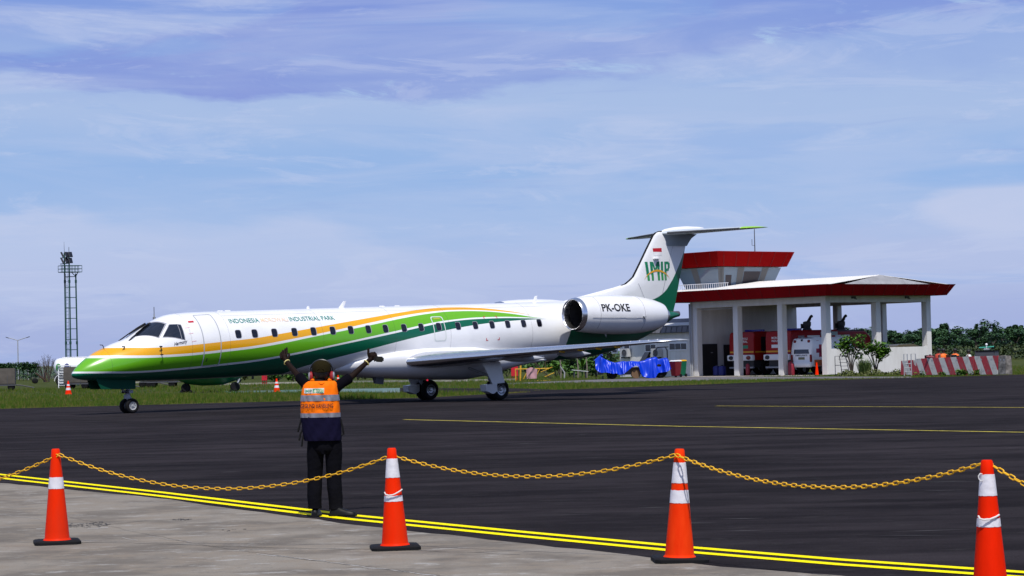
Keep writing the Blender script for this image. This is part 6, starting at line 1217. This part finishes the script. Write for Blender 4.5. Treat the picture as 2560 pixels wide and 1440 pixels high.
b.loft(rg, False, False); b.build('fabric', mat('pink_plastic', (.6, .33, .36), .6, var=.08), t2, smooth=60); b = MB(); b.tube([(-.40, -.08, .08), (.1, -.1, .78), (.15, -.1, .86)], .02, 6); b.build('rope', m_dgrey, t2)
# low concrete kerb / drain run and pipes
m_kerb = mat('old_concrete', (.36, .34, .29), .9, var=.3, vscale=1.5)
def kerb(px, dep, label):
    pts = [at(*q, 0) for q in zip([x for x, _ in px], [y for _, y in px], dep)]; b = MB()
    b.loft([[q+Vector((0, 0, -.02)), q+Vector((0, .35, -.02)), q+Vector((0, .35, .10)), q+Vector((0, 0, .10))] for q in pts]); o = b.build('drain_kerb', m_kerb, None, smooth=0); tag(o, label, 'kerb'); return o
kerb([(540, 961), (800, 960), (1100, 957), (1290, 953)], [160, 160, 150, 147], 'long low concrete drain kerb running behind the jet'); kerb([(150, 968), (330, 966), (540, 962)], [200, 195, 190], 'low pale kerb behind the baggage carts at the left')
# bench table and posts by the bushes
p = at(1450, 944, 150, -.01); t = thing('low_table', 'low table with a pale slanted top among the bushes', 'table', p, .1); b = MB(); b.box((0, 0, .5), (1.05, .6, .05), Matrix.Rotation(R(7), 3, 'Y')); b.build('top', mat('table_top', (.45, .48, .5), .5), t)
for x in (-.4, .4):
    for y in (-.2, .2): b = MB(); b.cyl((x, y, 0), (x*.9, y, .48), .03, None, 6); b.build('leg', m_dgrey, t)
m_wood = mat('weathered_wood', (.2, .17, .14), .9, var=.2)
for px, y0, y1, dep, lab in ((1402.5, 897, 952, 152, 'thin brown post at the left of the bushes'), (1411, 915, 950, 151, 'pale leaning prop beside the brown post'), (1445, 893, 945, 153, 'grey post behind the low table'), (1467.5, 890, 947, 152, 'grey post right of the low table')):
    h = at(px, y0, dep).z; t = thing('wooden_post', lab, 'post', at(px, y1, dep, -.02), 0, 'posts among the bushes'); b = MB(); b.tube([(0, 0, 0), (.02, .02, h*.5), (-.03 if px != 1411 else -.25, 0, h)], [.05, .045, .04], 7); b.build('shaft', m_wood if px != 1411 else m_grey, t); b = MB(); b.cyl((-.03 if px != 1411 else -.25, 0, h), (-.03 if px != 1411 else -.25, 0, h+.03), .03, None, 7); b.build('cap', m_dgrey, t)
# machine under a blue tarpaulin
m_tarp = mat('blue_tarpaulin', (.0, .038, .56), .34, var=.05, vscale=2.5, spec=.5)
TD = 141.5; p = at(1583, 947, TD, -.008); t = thing('covered_tractor', 'small tractor with a black roll bar parked under the blue tarpaulin', 'tractor', p, .05)
def T_(px, py, y=0): q = at(px, py, TD); return Vector((q.x-p.x, y, q.z+.008))
b = MB(); b.box(T_(1590, 927)+Vector((0, .55, 0)), (2.9, .8, .45)); b.box(T_(1500, 925)+Vector((0, .5, 0)), (.25, .8, .6)); b.build('body', m_dgrey, t, bevel=.03)
for px, r_ in ((1532, .28), (1652, .45), (1620, .30)):
    for y in (.15, 1.05): Mx = Matrix.Translation((T_(px, 940).x, y, r_)) @ Matrix.Rotation(R(90), 4, 'X'); MB().lathe([(.001, -.14), (r_*.8, -.16), (r_, -.1), (r_, .1), (r_*.8, .16), (.001, .14)], 20, Mx).build('wheel', m_black, t)
b = MB(); b.tube([T_(1641, 905, .4), T_(1641, 877, .4), T_(1646, 868.5, .4), T_(1665, 867.5, .4), T_(1670, 875, .4), T_(1671, 905, .4)], .04, 8); b.tube([T_(1638, 870, .4), T_(1674, 867, .4)], .03, 6); b.build('roll_bar', m_blackgloss, t)
b = MB(); b.cyl(T_(1590, 935, -.02), T_(1590, 935, .5), .28, None, 16); b.build('drum', mat('muddy_metal', (.16, .09, .045), .8), t); b = MB(); b.box(T_(1585, 925, .2), (.35, .3, .35)); b.build('engine_block', mat('olive_metal', (.10, .06, .02), .7), t)
b = MB(); b.tube([T_(1507, 940, .1), T_(1507, 951, .1)], .05, 6); b.tube([T_(1519, 940, .1), T_(1521, 949, .1)], .04, 6); b.build('stand', mat('stand_green', (.02, .05, .03), .6), t)
TOP = [(1488, 900), (1493, 895), (1500, 889.5), (1505, 892), (1513, 898), (1524, 904), (1540, 906), (1552, 905), (1562, 903), (1580, 903.5), (1600, 903), (1612, 902), (1622, 896), (1632, 893.5), (1641, 893), (1646, 898), (1655, 897), (1660, 894.5), (1668, 895), (1672, 900), (1676, 912), (1677, 918)]
BOT = [(1488, 922), (1496, 930), (1503, 932), (1512, 931), (1520, 932), (1532, 934.5), (1540, 933), (1548, 937), (1558, 935), (1566, 929), (1577, 919), (1590, 914), (1597, 918), (1600, 932), (1607, 942), (1618, 944), (1628, 946), (1638, 944), (1645, 932), (1655, 931), (1666, 929), (1677, 922)]
o = bpy.data.objects
tt = thing('blue_tarpaulin', 'crumpled glossy blue tarpaulin thrown over the small tractor', 'tarpaulin', p, .05); b = MB(); NX, NY = 110, 26; rg = []
random.seed(11)
folds = [(random.uniform(0, 1), random.uniform(.006, .03), random.uniform(.03, .11), random.uniform(-.25, .25)) for _ in range(34)]
for i in range(NX+1):
    px = 1488+189*i/NX; tp_, bt_ = lerp(TOP, px), lerp(BOT, px); row = []
    for j in range(NY+1):
        v = j/NY; u = i/NX
        if v < .35:                      # top, going from the back edge to the front shoulder
            k = v/.35; y = 1.25-1.15*k; py = tp_+1.5*(1-k)+(.9*sin(u*40+k*4)); d = 0
        else:
            k = (v-.35)/.65; y = .10-.22*k; py = tp_+(bt_-tp_)*k; d = 1
        off = 1.7*sum(am*math.exp(-((u+sl_*k*.25-c_)/w_)**2) for c_, w_, am, sl_ in folds)*(.35+.65*k)+.012*sin(u*52+k*3)*k+.022*sin(u*31-k*5)
        q = T_(px, py, y-off*1.2 if d else y); row.append(q)
    rg.append(row)
b.loft(rg, False, False); fab = b.build('fabric', m_tarp, tt, smooth=180, fixn=True); b = MB(); b.tube([T_(1500, 889, .2), T_(1504, 884, .2), T_(1506, 890, .1)], .03, 6); b.build('tied_corner', m_tarp, tt)

# ------------------------------------------------------------------ plants
def leafmat(name, c, c2, vs=.5): 
    M = mat(name, c, .55, col2=c2, vscale=vs, spec=.25, det=5); return M
m_lf_far = leafmat('far_leaf', (.028, .072, .03), (.065, .135, .048), .35); m_lf_mid = leafmat('bush_leaf', (.025, .075, .010), (.075, .16, .022), .9); m_lf_brt = leafmat('bright_leaf', (.022, .085, .006), (.10, .20, .02), 2.2); m_lf_ol = leafmat('olive_leaf', (.018, .034, .007), (.05, .068, .016), 1.2); m_bark = mat('bark', (.07, .055, .045), .9)
def leaves(b, pts, size, asp=1.6, droop=.3):
    for p_ in pts:
        s_ = size*random.uniform(.6, 1.35); a = random.uniform(0, 2*pi); e = random.uniform(-.9, .7)-droop; d = Vector((cos(a)*cos(e), sin(a)*cos(e), sin(e))); sd = d.cross(Vector((random.uniform(-.4, .4), random.uniform(-.4, .4), 1))).normalized(); q = Vector(p_)
        b.add([q-d*s_*asp/2, q+sd*s_*.5, q+d*s_*asp/2, q-sd*s_*.5], [(0, 1, 2, 3)])
def clump(n, c, r, shell=.5):
    out = []
    for _ in range(n):
        v = Vector((random.gauss(0, 1), random.gauss(0, 1), random.gauss(0, 1))).normalized()*(shell+(1-shell)*random.random()**.5); out.append(Vector(c)+Vector((v.x*r[0], v.y*r[1], v.z*r[2])))
    return out
def make_tree(kind, seed, m=m_lf_far):
    random.seed(seed); h = 6.0;  t = bpy.data.objects.new('tree', None); C.objects.link(t); bt = MB(); bl = MB()
    if kind == 'cone':
        bt.tube([(0, 0, -.1), (.05, .05, h*.5), (0, 0, h*.97)], [.13, .09, .02], 6); k = 0; z = h*.22
        while z < h*.98:
            rr = (1-(z/h)**1.3)*1.35+.12; nb = random.randint(4, 6)
            for _ in range(nb):
                a = random.uniform(0, 2*pi); L_ = rr*random.uniform(.55, 1.15); tip = Vector((cos(a)*L_, sin(a)*L_, z+L_*random.uniform(.05, .5))); bt.tube([(0, 0, z), tip*.6+Vector((0, 0, z*.4)), tip], [.035, .02, .01], 4)
                for q in range(4): c_ = Vector((0, 0, z)).lerp(tip, .4+.2*q); leaves(bl, clump(14, c_, (.30, .30, .24), .2), .19, 2.2, .1)
            z += random.uniform(.22, .42)
    else:
        bt.tube([(0, 0, -.1), (random.uniform(-.2, .2), .1, h*.35), (random.uniform(-.3, .3), 0, h*.62)], [.16, .11, .06], 6); n_ = 20
        for _ in range(n_):
            a = random.uniform(0, 2*pi); rr = random.random()**.6*1.7; z = h*random.uniform(.16, .93); rr *= sqrt(max(.1, 1-((z/h-.55)/.5)**2)); c_ = Vector((cos(a)*rr, sin(a)*rr, z)); s_ = random.uniform(.45, .85); bt.tube([(0, 0, z*.55), c_*.6+Vector((0, 0, z*.25)), c_], [.05, .03, .012], 4); leaves(bl, clump(85, c_, (s_, s_, s_*.8), .25), .23, 1.6, .2)
    bt.build('trunk', m_bark, t, smooth=60); bl.build('crown', m, t, smooth=0, fixn=False); random.seed(seed+100); return t
protos = [make_tree('cone', 1), make_tree('round', 2), make_tree('round', 3), make_tree('cone', 4), make_tree('round', 5)]
used = set()
def plant(i, loc, s, rz, name, label, group):
    o = protos[i] if i not in used else dup(protos[i]); used.add(i); o.name = name; o.location = loc; o.rotation_euler = (0, 0, rz); o.scale = (s[0], s[0], s[1]); tag(o, label, 'tree', group); return o
random.seed(21)
prof = [(2120, 829), (2160, 820), (2190, 828), (2240, 826), (2270, 834), (2300, 826), (2340, 830), (2372, 812), (2395, 838), (2420, 820), (2445, 806), (2470, 802), (2500, 815), (2530, 808), (2560, 812), (2590, 815), (2640, 812), (2700, 818)]
GT1 = 'tall dark green tree rising above the wood beyond the fire station'; GT2 = 'lower dark green tree filling the wood beyond the fire station'
for i in range(46):                       # crest of the wood
    px = 2110+i*13+random.uniform(-6, 6); dep = random.uniform(300, 345); top = lerp(prof, px)+random.uniform(-8, 18); h = at(px, top, dep).z+.3; k = random.choice((0, 3, 0, 3, 1, 2, 4)); wd = random.uniform(.8, 1.25)*max(.75, h/6*.8)*(.8 if k in (0, 3) else 1); plant(k, at(px, 880, dep, -.1), (wd*1.15, h/6.0), random.uniform(0, 6), 'forest_tree', GT1, 'trees of the wood beyond the station')
for i in range(60):
    px = 2090+i*10.5+random.uniform(-6, 6); dep = random.uniform(255, 300); h = random.uniform(2.6, 4.3); k = random.choice((1, 2, 4)); plant(k, at(px, 880, dep, -.3), (h/6*1.5, h/6), random.uniform(0, 6), 'forest_tree', GT2, 'trees of the wood beyond the station')
# undergrowth in front of the wood, one mass
random.seed(5); b = MB()
for i in range(620): px = random.uniform(2080, 2760); dep = random.uniform(225, 260); c_ = at(px, 880, dep, random.uniform(.1, 1.1)); leaves(b, clump(16, c_, (.8, .8, .55)), .22, 1.6)
o = b.build('undergrowth', m_lf_ol, None, smooth=0, fixn=False); tag(o, 'olive undergrowth along the foot of the wood', 'bushes', kind='stuff')
# trees and bushes behind the jet
random.seed(31)
for i in range(30):
    px = 640+i*30.5+random.uniform(-9, 9); dep = random.uniform(205, 235)
    if px > 1560: break
    h = random.uniform(2.7, 3.4) if px < 1500 else 2.5; k = random.choice((1, 2, 4)); plant(k, at(px, 930, dep, -.2), (h/6*1.5, h/6), random.uniform(0, 6), 'background_tree', 'dark green tree in the row behind the jet, seen below its belly', 'tree row behind the jet')
def bush(px, py, dep, r, h, m, n, label, name='bush', cat='bush', lsz=.16, group=None):
    p_ = at(px, py, dep, -.02); t_ = thing(name, label, cat, p_, 0, group); bt = MB(); bl = MB()
    for _ in range(6): a = random.uniform(0, 6.3); e = Vector((cos(a)*r*.5, sin(a)*r*.4, h*random.uniform(.5, .85))); bt.tube([(0, 0, 0), e*.5+Vector((0, 0, .1)), e], [.03, .02, .01], 5)
    for _ in range(9): c_ = Vector((random.uniform(-1, 1)*r*.7, random.uniform(-1, 1)*r*.5, h*random.uniform(.3, .85))); leaves(bl, clump(n, c_, (r*.42, r*.42, h*.26)), lsz, 1.7)
    bt.build('stem', m_bark, t_); bl.build('foliage', m, t_, smooth=0, fixn=False); return t_
GB = 'bushes behind the jet'
for px, py, dep, r, h, m, lab in ((690, 957, 168, .8, .75, m_lf_mid, 'green bush behind the small cone on the teal strip'), (735, 957, 168, .9, .8, m_lf_brt, 'bright green broad leaved bush left of the marshaller arm'), (770, 957, 172, .8, .7, m_lf_mid, 'green bush behind the marshaller left shoulder'), (850, 956, 170, .9, .75, m_lf_mid, 'green bush behind the marshaller right shoulder'), (895, 956, 175, .9, .7, m_lf_ol, 'olive bush under the belly fairing of the jet'), (600, 958, 178, .8, .6, m_lf_ol, 'olive bush behind the helicopter wheels'),
    (1268, 948, 170, .9, .9, m_lf_ol, 'olive scrub behind the near main wheel'), (1330, 946, 165, .9, 1.0, m_lf_mid, 'green scrub behind the yellow stairs'), (1390, 946, 160, .9, 1.1, m_lf_brt, 'bright green scrub right of the yellow stairs'), (1425, 946, 158, .9, .9, m_lf_mid, 'green scrub behind the low table'), (1398, 935, 172, .7, 1.9, m_lf_mid, 'tall green bush behind the thin brown post'), (1490, 947, 154, .8, 1.0, m_lf_mid, 'green bush left of the tarpaulin'), (1482, 930, 165, .6, 2.0, m_lf_mid, 'tall dark bush touching the tarpaulin corner')): bush(px, py, dep, r, h, m, 26, lab, group=GB)
def banana(px, py, dep, h, label):
    p_ = at(px, py, dep, -.02); t_ = thing('banana_plant', label, 'plant', p_); b_ = MB(); b_.tube([(0, 0, 0), (.03, 0, h*.45)], [.07, .04], 7); b_.build('stem', m_lf_brt, t_); b_ = MB()
    for k in range(7):
        a = k*2.4; L_ = h*.55; P_ = [Vector((cos(a)*L_*u, sin(a)*L_*u, h*.42+h*.55*sin(u*2.1)*(.9-.06*k))) for u in [i/6 for i in range(7)]]; sd = Vector((-sin(a), cos(a), .2)); W_ = [.02, .09, .14, .15, .13, .08, .01]; b_.loft([[P_[i]-sd*W_[i], P_[i], P_[i]+sd*W_[i]] for i in range(7)], False, False)
    b_.build('leaf', m_lf_brt, t_, fixn=False)
banana(1456, 945, 156, 1.5, 'small banana plant with bright leaves between the two grey posts'); banana(745, 956, 164, .8, 'low banana plant beneath the green stripe of the jet')
# shrubs, tussock and ground cover by the low wall
def shrub(px, py, dep, top, seed, label, lean):
    random.seed(seed); p_ = at(px, py, dep, -.02); h = at(px, top, dep).z; t_ = thing('flowering_shrub', label, 'shrub', p_, 0, 'leafy shrubs by the low wall'); bt = MB(); bl = MB(); tips = []
    for k in range(9):
        a = k*.7+random.uniform(-.2, .2); r_ = random.uniform(.35, .75); f1 = Vector((cos(a)*r_*.25+lean*.1, sin(a)*r_*.15, h*.32)); e = Vector((cos(a)*r_+lean*.3, sin(a)*r_*.7, h*random.uniform(.6, .9))); bt.tube([(random.uniform(-.05, .05), 0, 0), f1, e], [.035, .025, .01], 6); tips.append(e)
    for e in tips: 
        leaves(bl, clump(46, e, (.32, .32, .26), .2), .12, 2.0, .0)
    for _ in range(13): leaves(bl, clump(34, (random.uniform(-.62, .62)+lean*.2, random.uniform(-.4, .4), h*random.uniform(.45, .97)), (.28, .28, .22), .3), .12, 2.0, 0)
    bt.build('stem', m_bark, t_); bl.build('foliage', m_lf_brt, t_, smooth=0, fixn=False)
shrub(2129, 938, 131.5, 836, 3, 'taller leafy shrub with a broad crown left of the grass tussock', 0); shrub(2189, 938, 132.5, 852, 9, 'smaller airy shrub with glossy leaves right of the grass tussock', .2)
random.seed(8)
p = at(2162, 939, 131, -.02); t = thing('grass_tussock', 'tall pale green grass tussock between the two shrubs', 'grass tussock', p); b = MB()
for _ in range(420):
    a = random.uniform(0, 6.28); L_ = random.uniform(.5, 1.15); o_ = random.uniform(.1, .75); B_ = Vector((random.uniform(-.3, .3), random.uniform(-.2, .2), 0)); d_ = Vector((cos(a), sin(a), 0)); q = B_+d_*o_*.5*L_+Vector((0, 0, L_*.75)); e = B_+d_*o_*L_+Vector((0, 0, L_*(1-.35*o_))); sd = Vector((-sin(a), cos(a), 0))*.012; b.add([B_-sd, B_+sd, q+sd, q-sd, e], [(0, 1, 2, 3), (3, 2, 4)])
b.build('blades', leafmat('tussock_blade', (.07, .13, .03), (.22, .27, .09), 2), t, smooth=0, fixn=False); b = MB(); b.sphere((0, 0, .06), .25, 10, 6, (1.2, .9, .5)); b.build('crown', m_lf_ol, t)
b = MB()
for _ in range(240):
    px = random.uniform(2095, 2258); c_ = at(px, 940+random.uniform(-1.2, 1), random.uniform(128, 132), random.uniform(.0, .30)*(1 if 2110 < px < 2250 else .4)*(.6+.5*sin(px*.09))); leaves(b, clump(10, c_, (.28, .22, .10)), .065, 1.9)
o = b.build('weeds', leafmat('weed_leaf', (.05, .075, .015), (.16, .17, .05), 1.5), None, smooth=0, fixn=False); tag(o, 'low weedy ground cover along the foot of the white wall', 'weeds', kind='stuff')
b = MB()
for px, n_ in ((2406, 26), (2437, 8), (2494, 14), (2452, 6), (2300, 5), (2360, 5)):
    for _ in range(n_): c_ = at(px+random.uniform(-12, 12), 938, 120.5, random.uniform(.02, .25)); leaves(b, clump(12, c_, (.16, .12, .1)), .08, 1.9)
o = b.build('weeds', m_lf_brt, None, smooth=0, fixn=False); tag(o, 'bright weeds growing along the foot of the striped barrier', 'weeds', kind='stuff')
# clipped hedge with fence at far left
random.seed(14); a, c = at(-60, 935, 262, 0), at(97, 935, 262, 0); t = thing('hedge', 'dark climber covered hedge with a flat top at the far left', 'hedge', a); b = MB()
for _ in range(330): u = random.random(); z = random.choice((random.uniform(1.25, 2.0), random.uniform(1.5, 2.0), random.uniform(.1, 1.9))); leaves(b, clump(13, (u*(c.x-a.x), random.uniform(-.3, .3), z*.98), (.32, .25, .2)), .17, 1.6)
b.build('foliage', m_lf_far, t, smooth=0, fixn=False); b = MB()
for i in range(17): x = i*(c.x-a.x)/16; b.tube([(x, 0, 0), (x+.06, 0, 1.0), (x-.05, 0, 1.9)], .05, 5)
b.build('stem', m_bark, t)
a = at(-80, 935, 272, 0); c = at(185, 935, 268, 0); t = thing('wire_fence', 'grey wire mesh fence behind the hedge and the tanker', 'fence', a, atan2(c.y-a.y, c.x-a.x)); L_ = (c-a).length
for i in range(8): MB().cyl((i*L_/7, 0, 0), (i*L_/7, 0, 2.2), .04, None, 6).build('post', m_grey, t)
b = MB()
for i in range(150): b.cyl((i*L_/150, 0, .1), (i*L_/150, 0, 2.1), .008, None, 3, False)
for k in range(11): b.cyl((0, 0, .1+k*.2), (L_, 0, .1+k*.2), .008, None, 3, False)
b.build('mesh', m_grey, t, smooth=0, fixn=False)
for px, h, lab in ((110, 2.6, 'bare leafless shrub left of the tanker'), (122, 2.9, 'taller bare leafless shrub touching the tanker end')):
    random.seed(int(px)); p_ = at(px, 950, 230, 0); t_ = thing('bare_shrub', lab, 'shrub', p_); b = MB(); b2 = MB()
    for k in range(8):
        a = k*.8; e = Vector((cos(a)*.7, sin(a)*.5, h*random.uniform(.6, 1))); b.tube([(0, 0, 0), e*.5+Vector((0, 0, .2)), e], [.05, .03, .015], 5)
        for q in range(4): s_ = e*random.uniform(.5, .95); b2.tube([s_, s_+Vector((random.uniform(-.5, .5), random.uniform(-.3, .3), random.uniform(.1, .5)))], [.016, .008], 4)
    b.build('stem', m_bark, t_); b2.build('twig', m_bark, t_)
random.seed(77); b = MB()
for i in range(900): px = random.uniform(-60, 1560); dep = random.uniform(285, 330); c_ = at(px, 920, dep, random.uniform(.1, 1.0 if px < 600 else 1.6)); leaves(b, clump(9, c_, (1.1, .8, .5)), .34, 1.5)
o = b.build('far_scrub', m_lf_far, None, smooth=0, fixn=False); tag(o, 'dark far scrub along the horizon behind the airfield', 'scrub', kind='stuff')
bpy.context.view_layer.update()
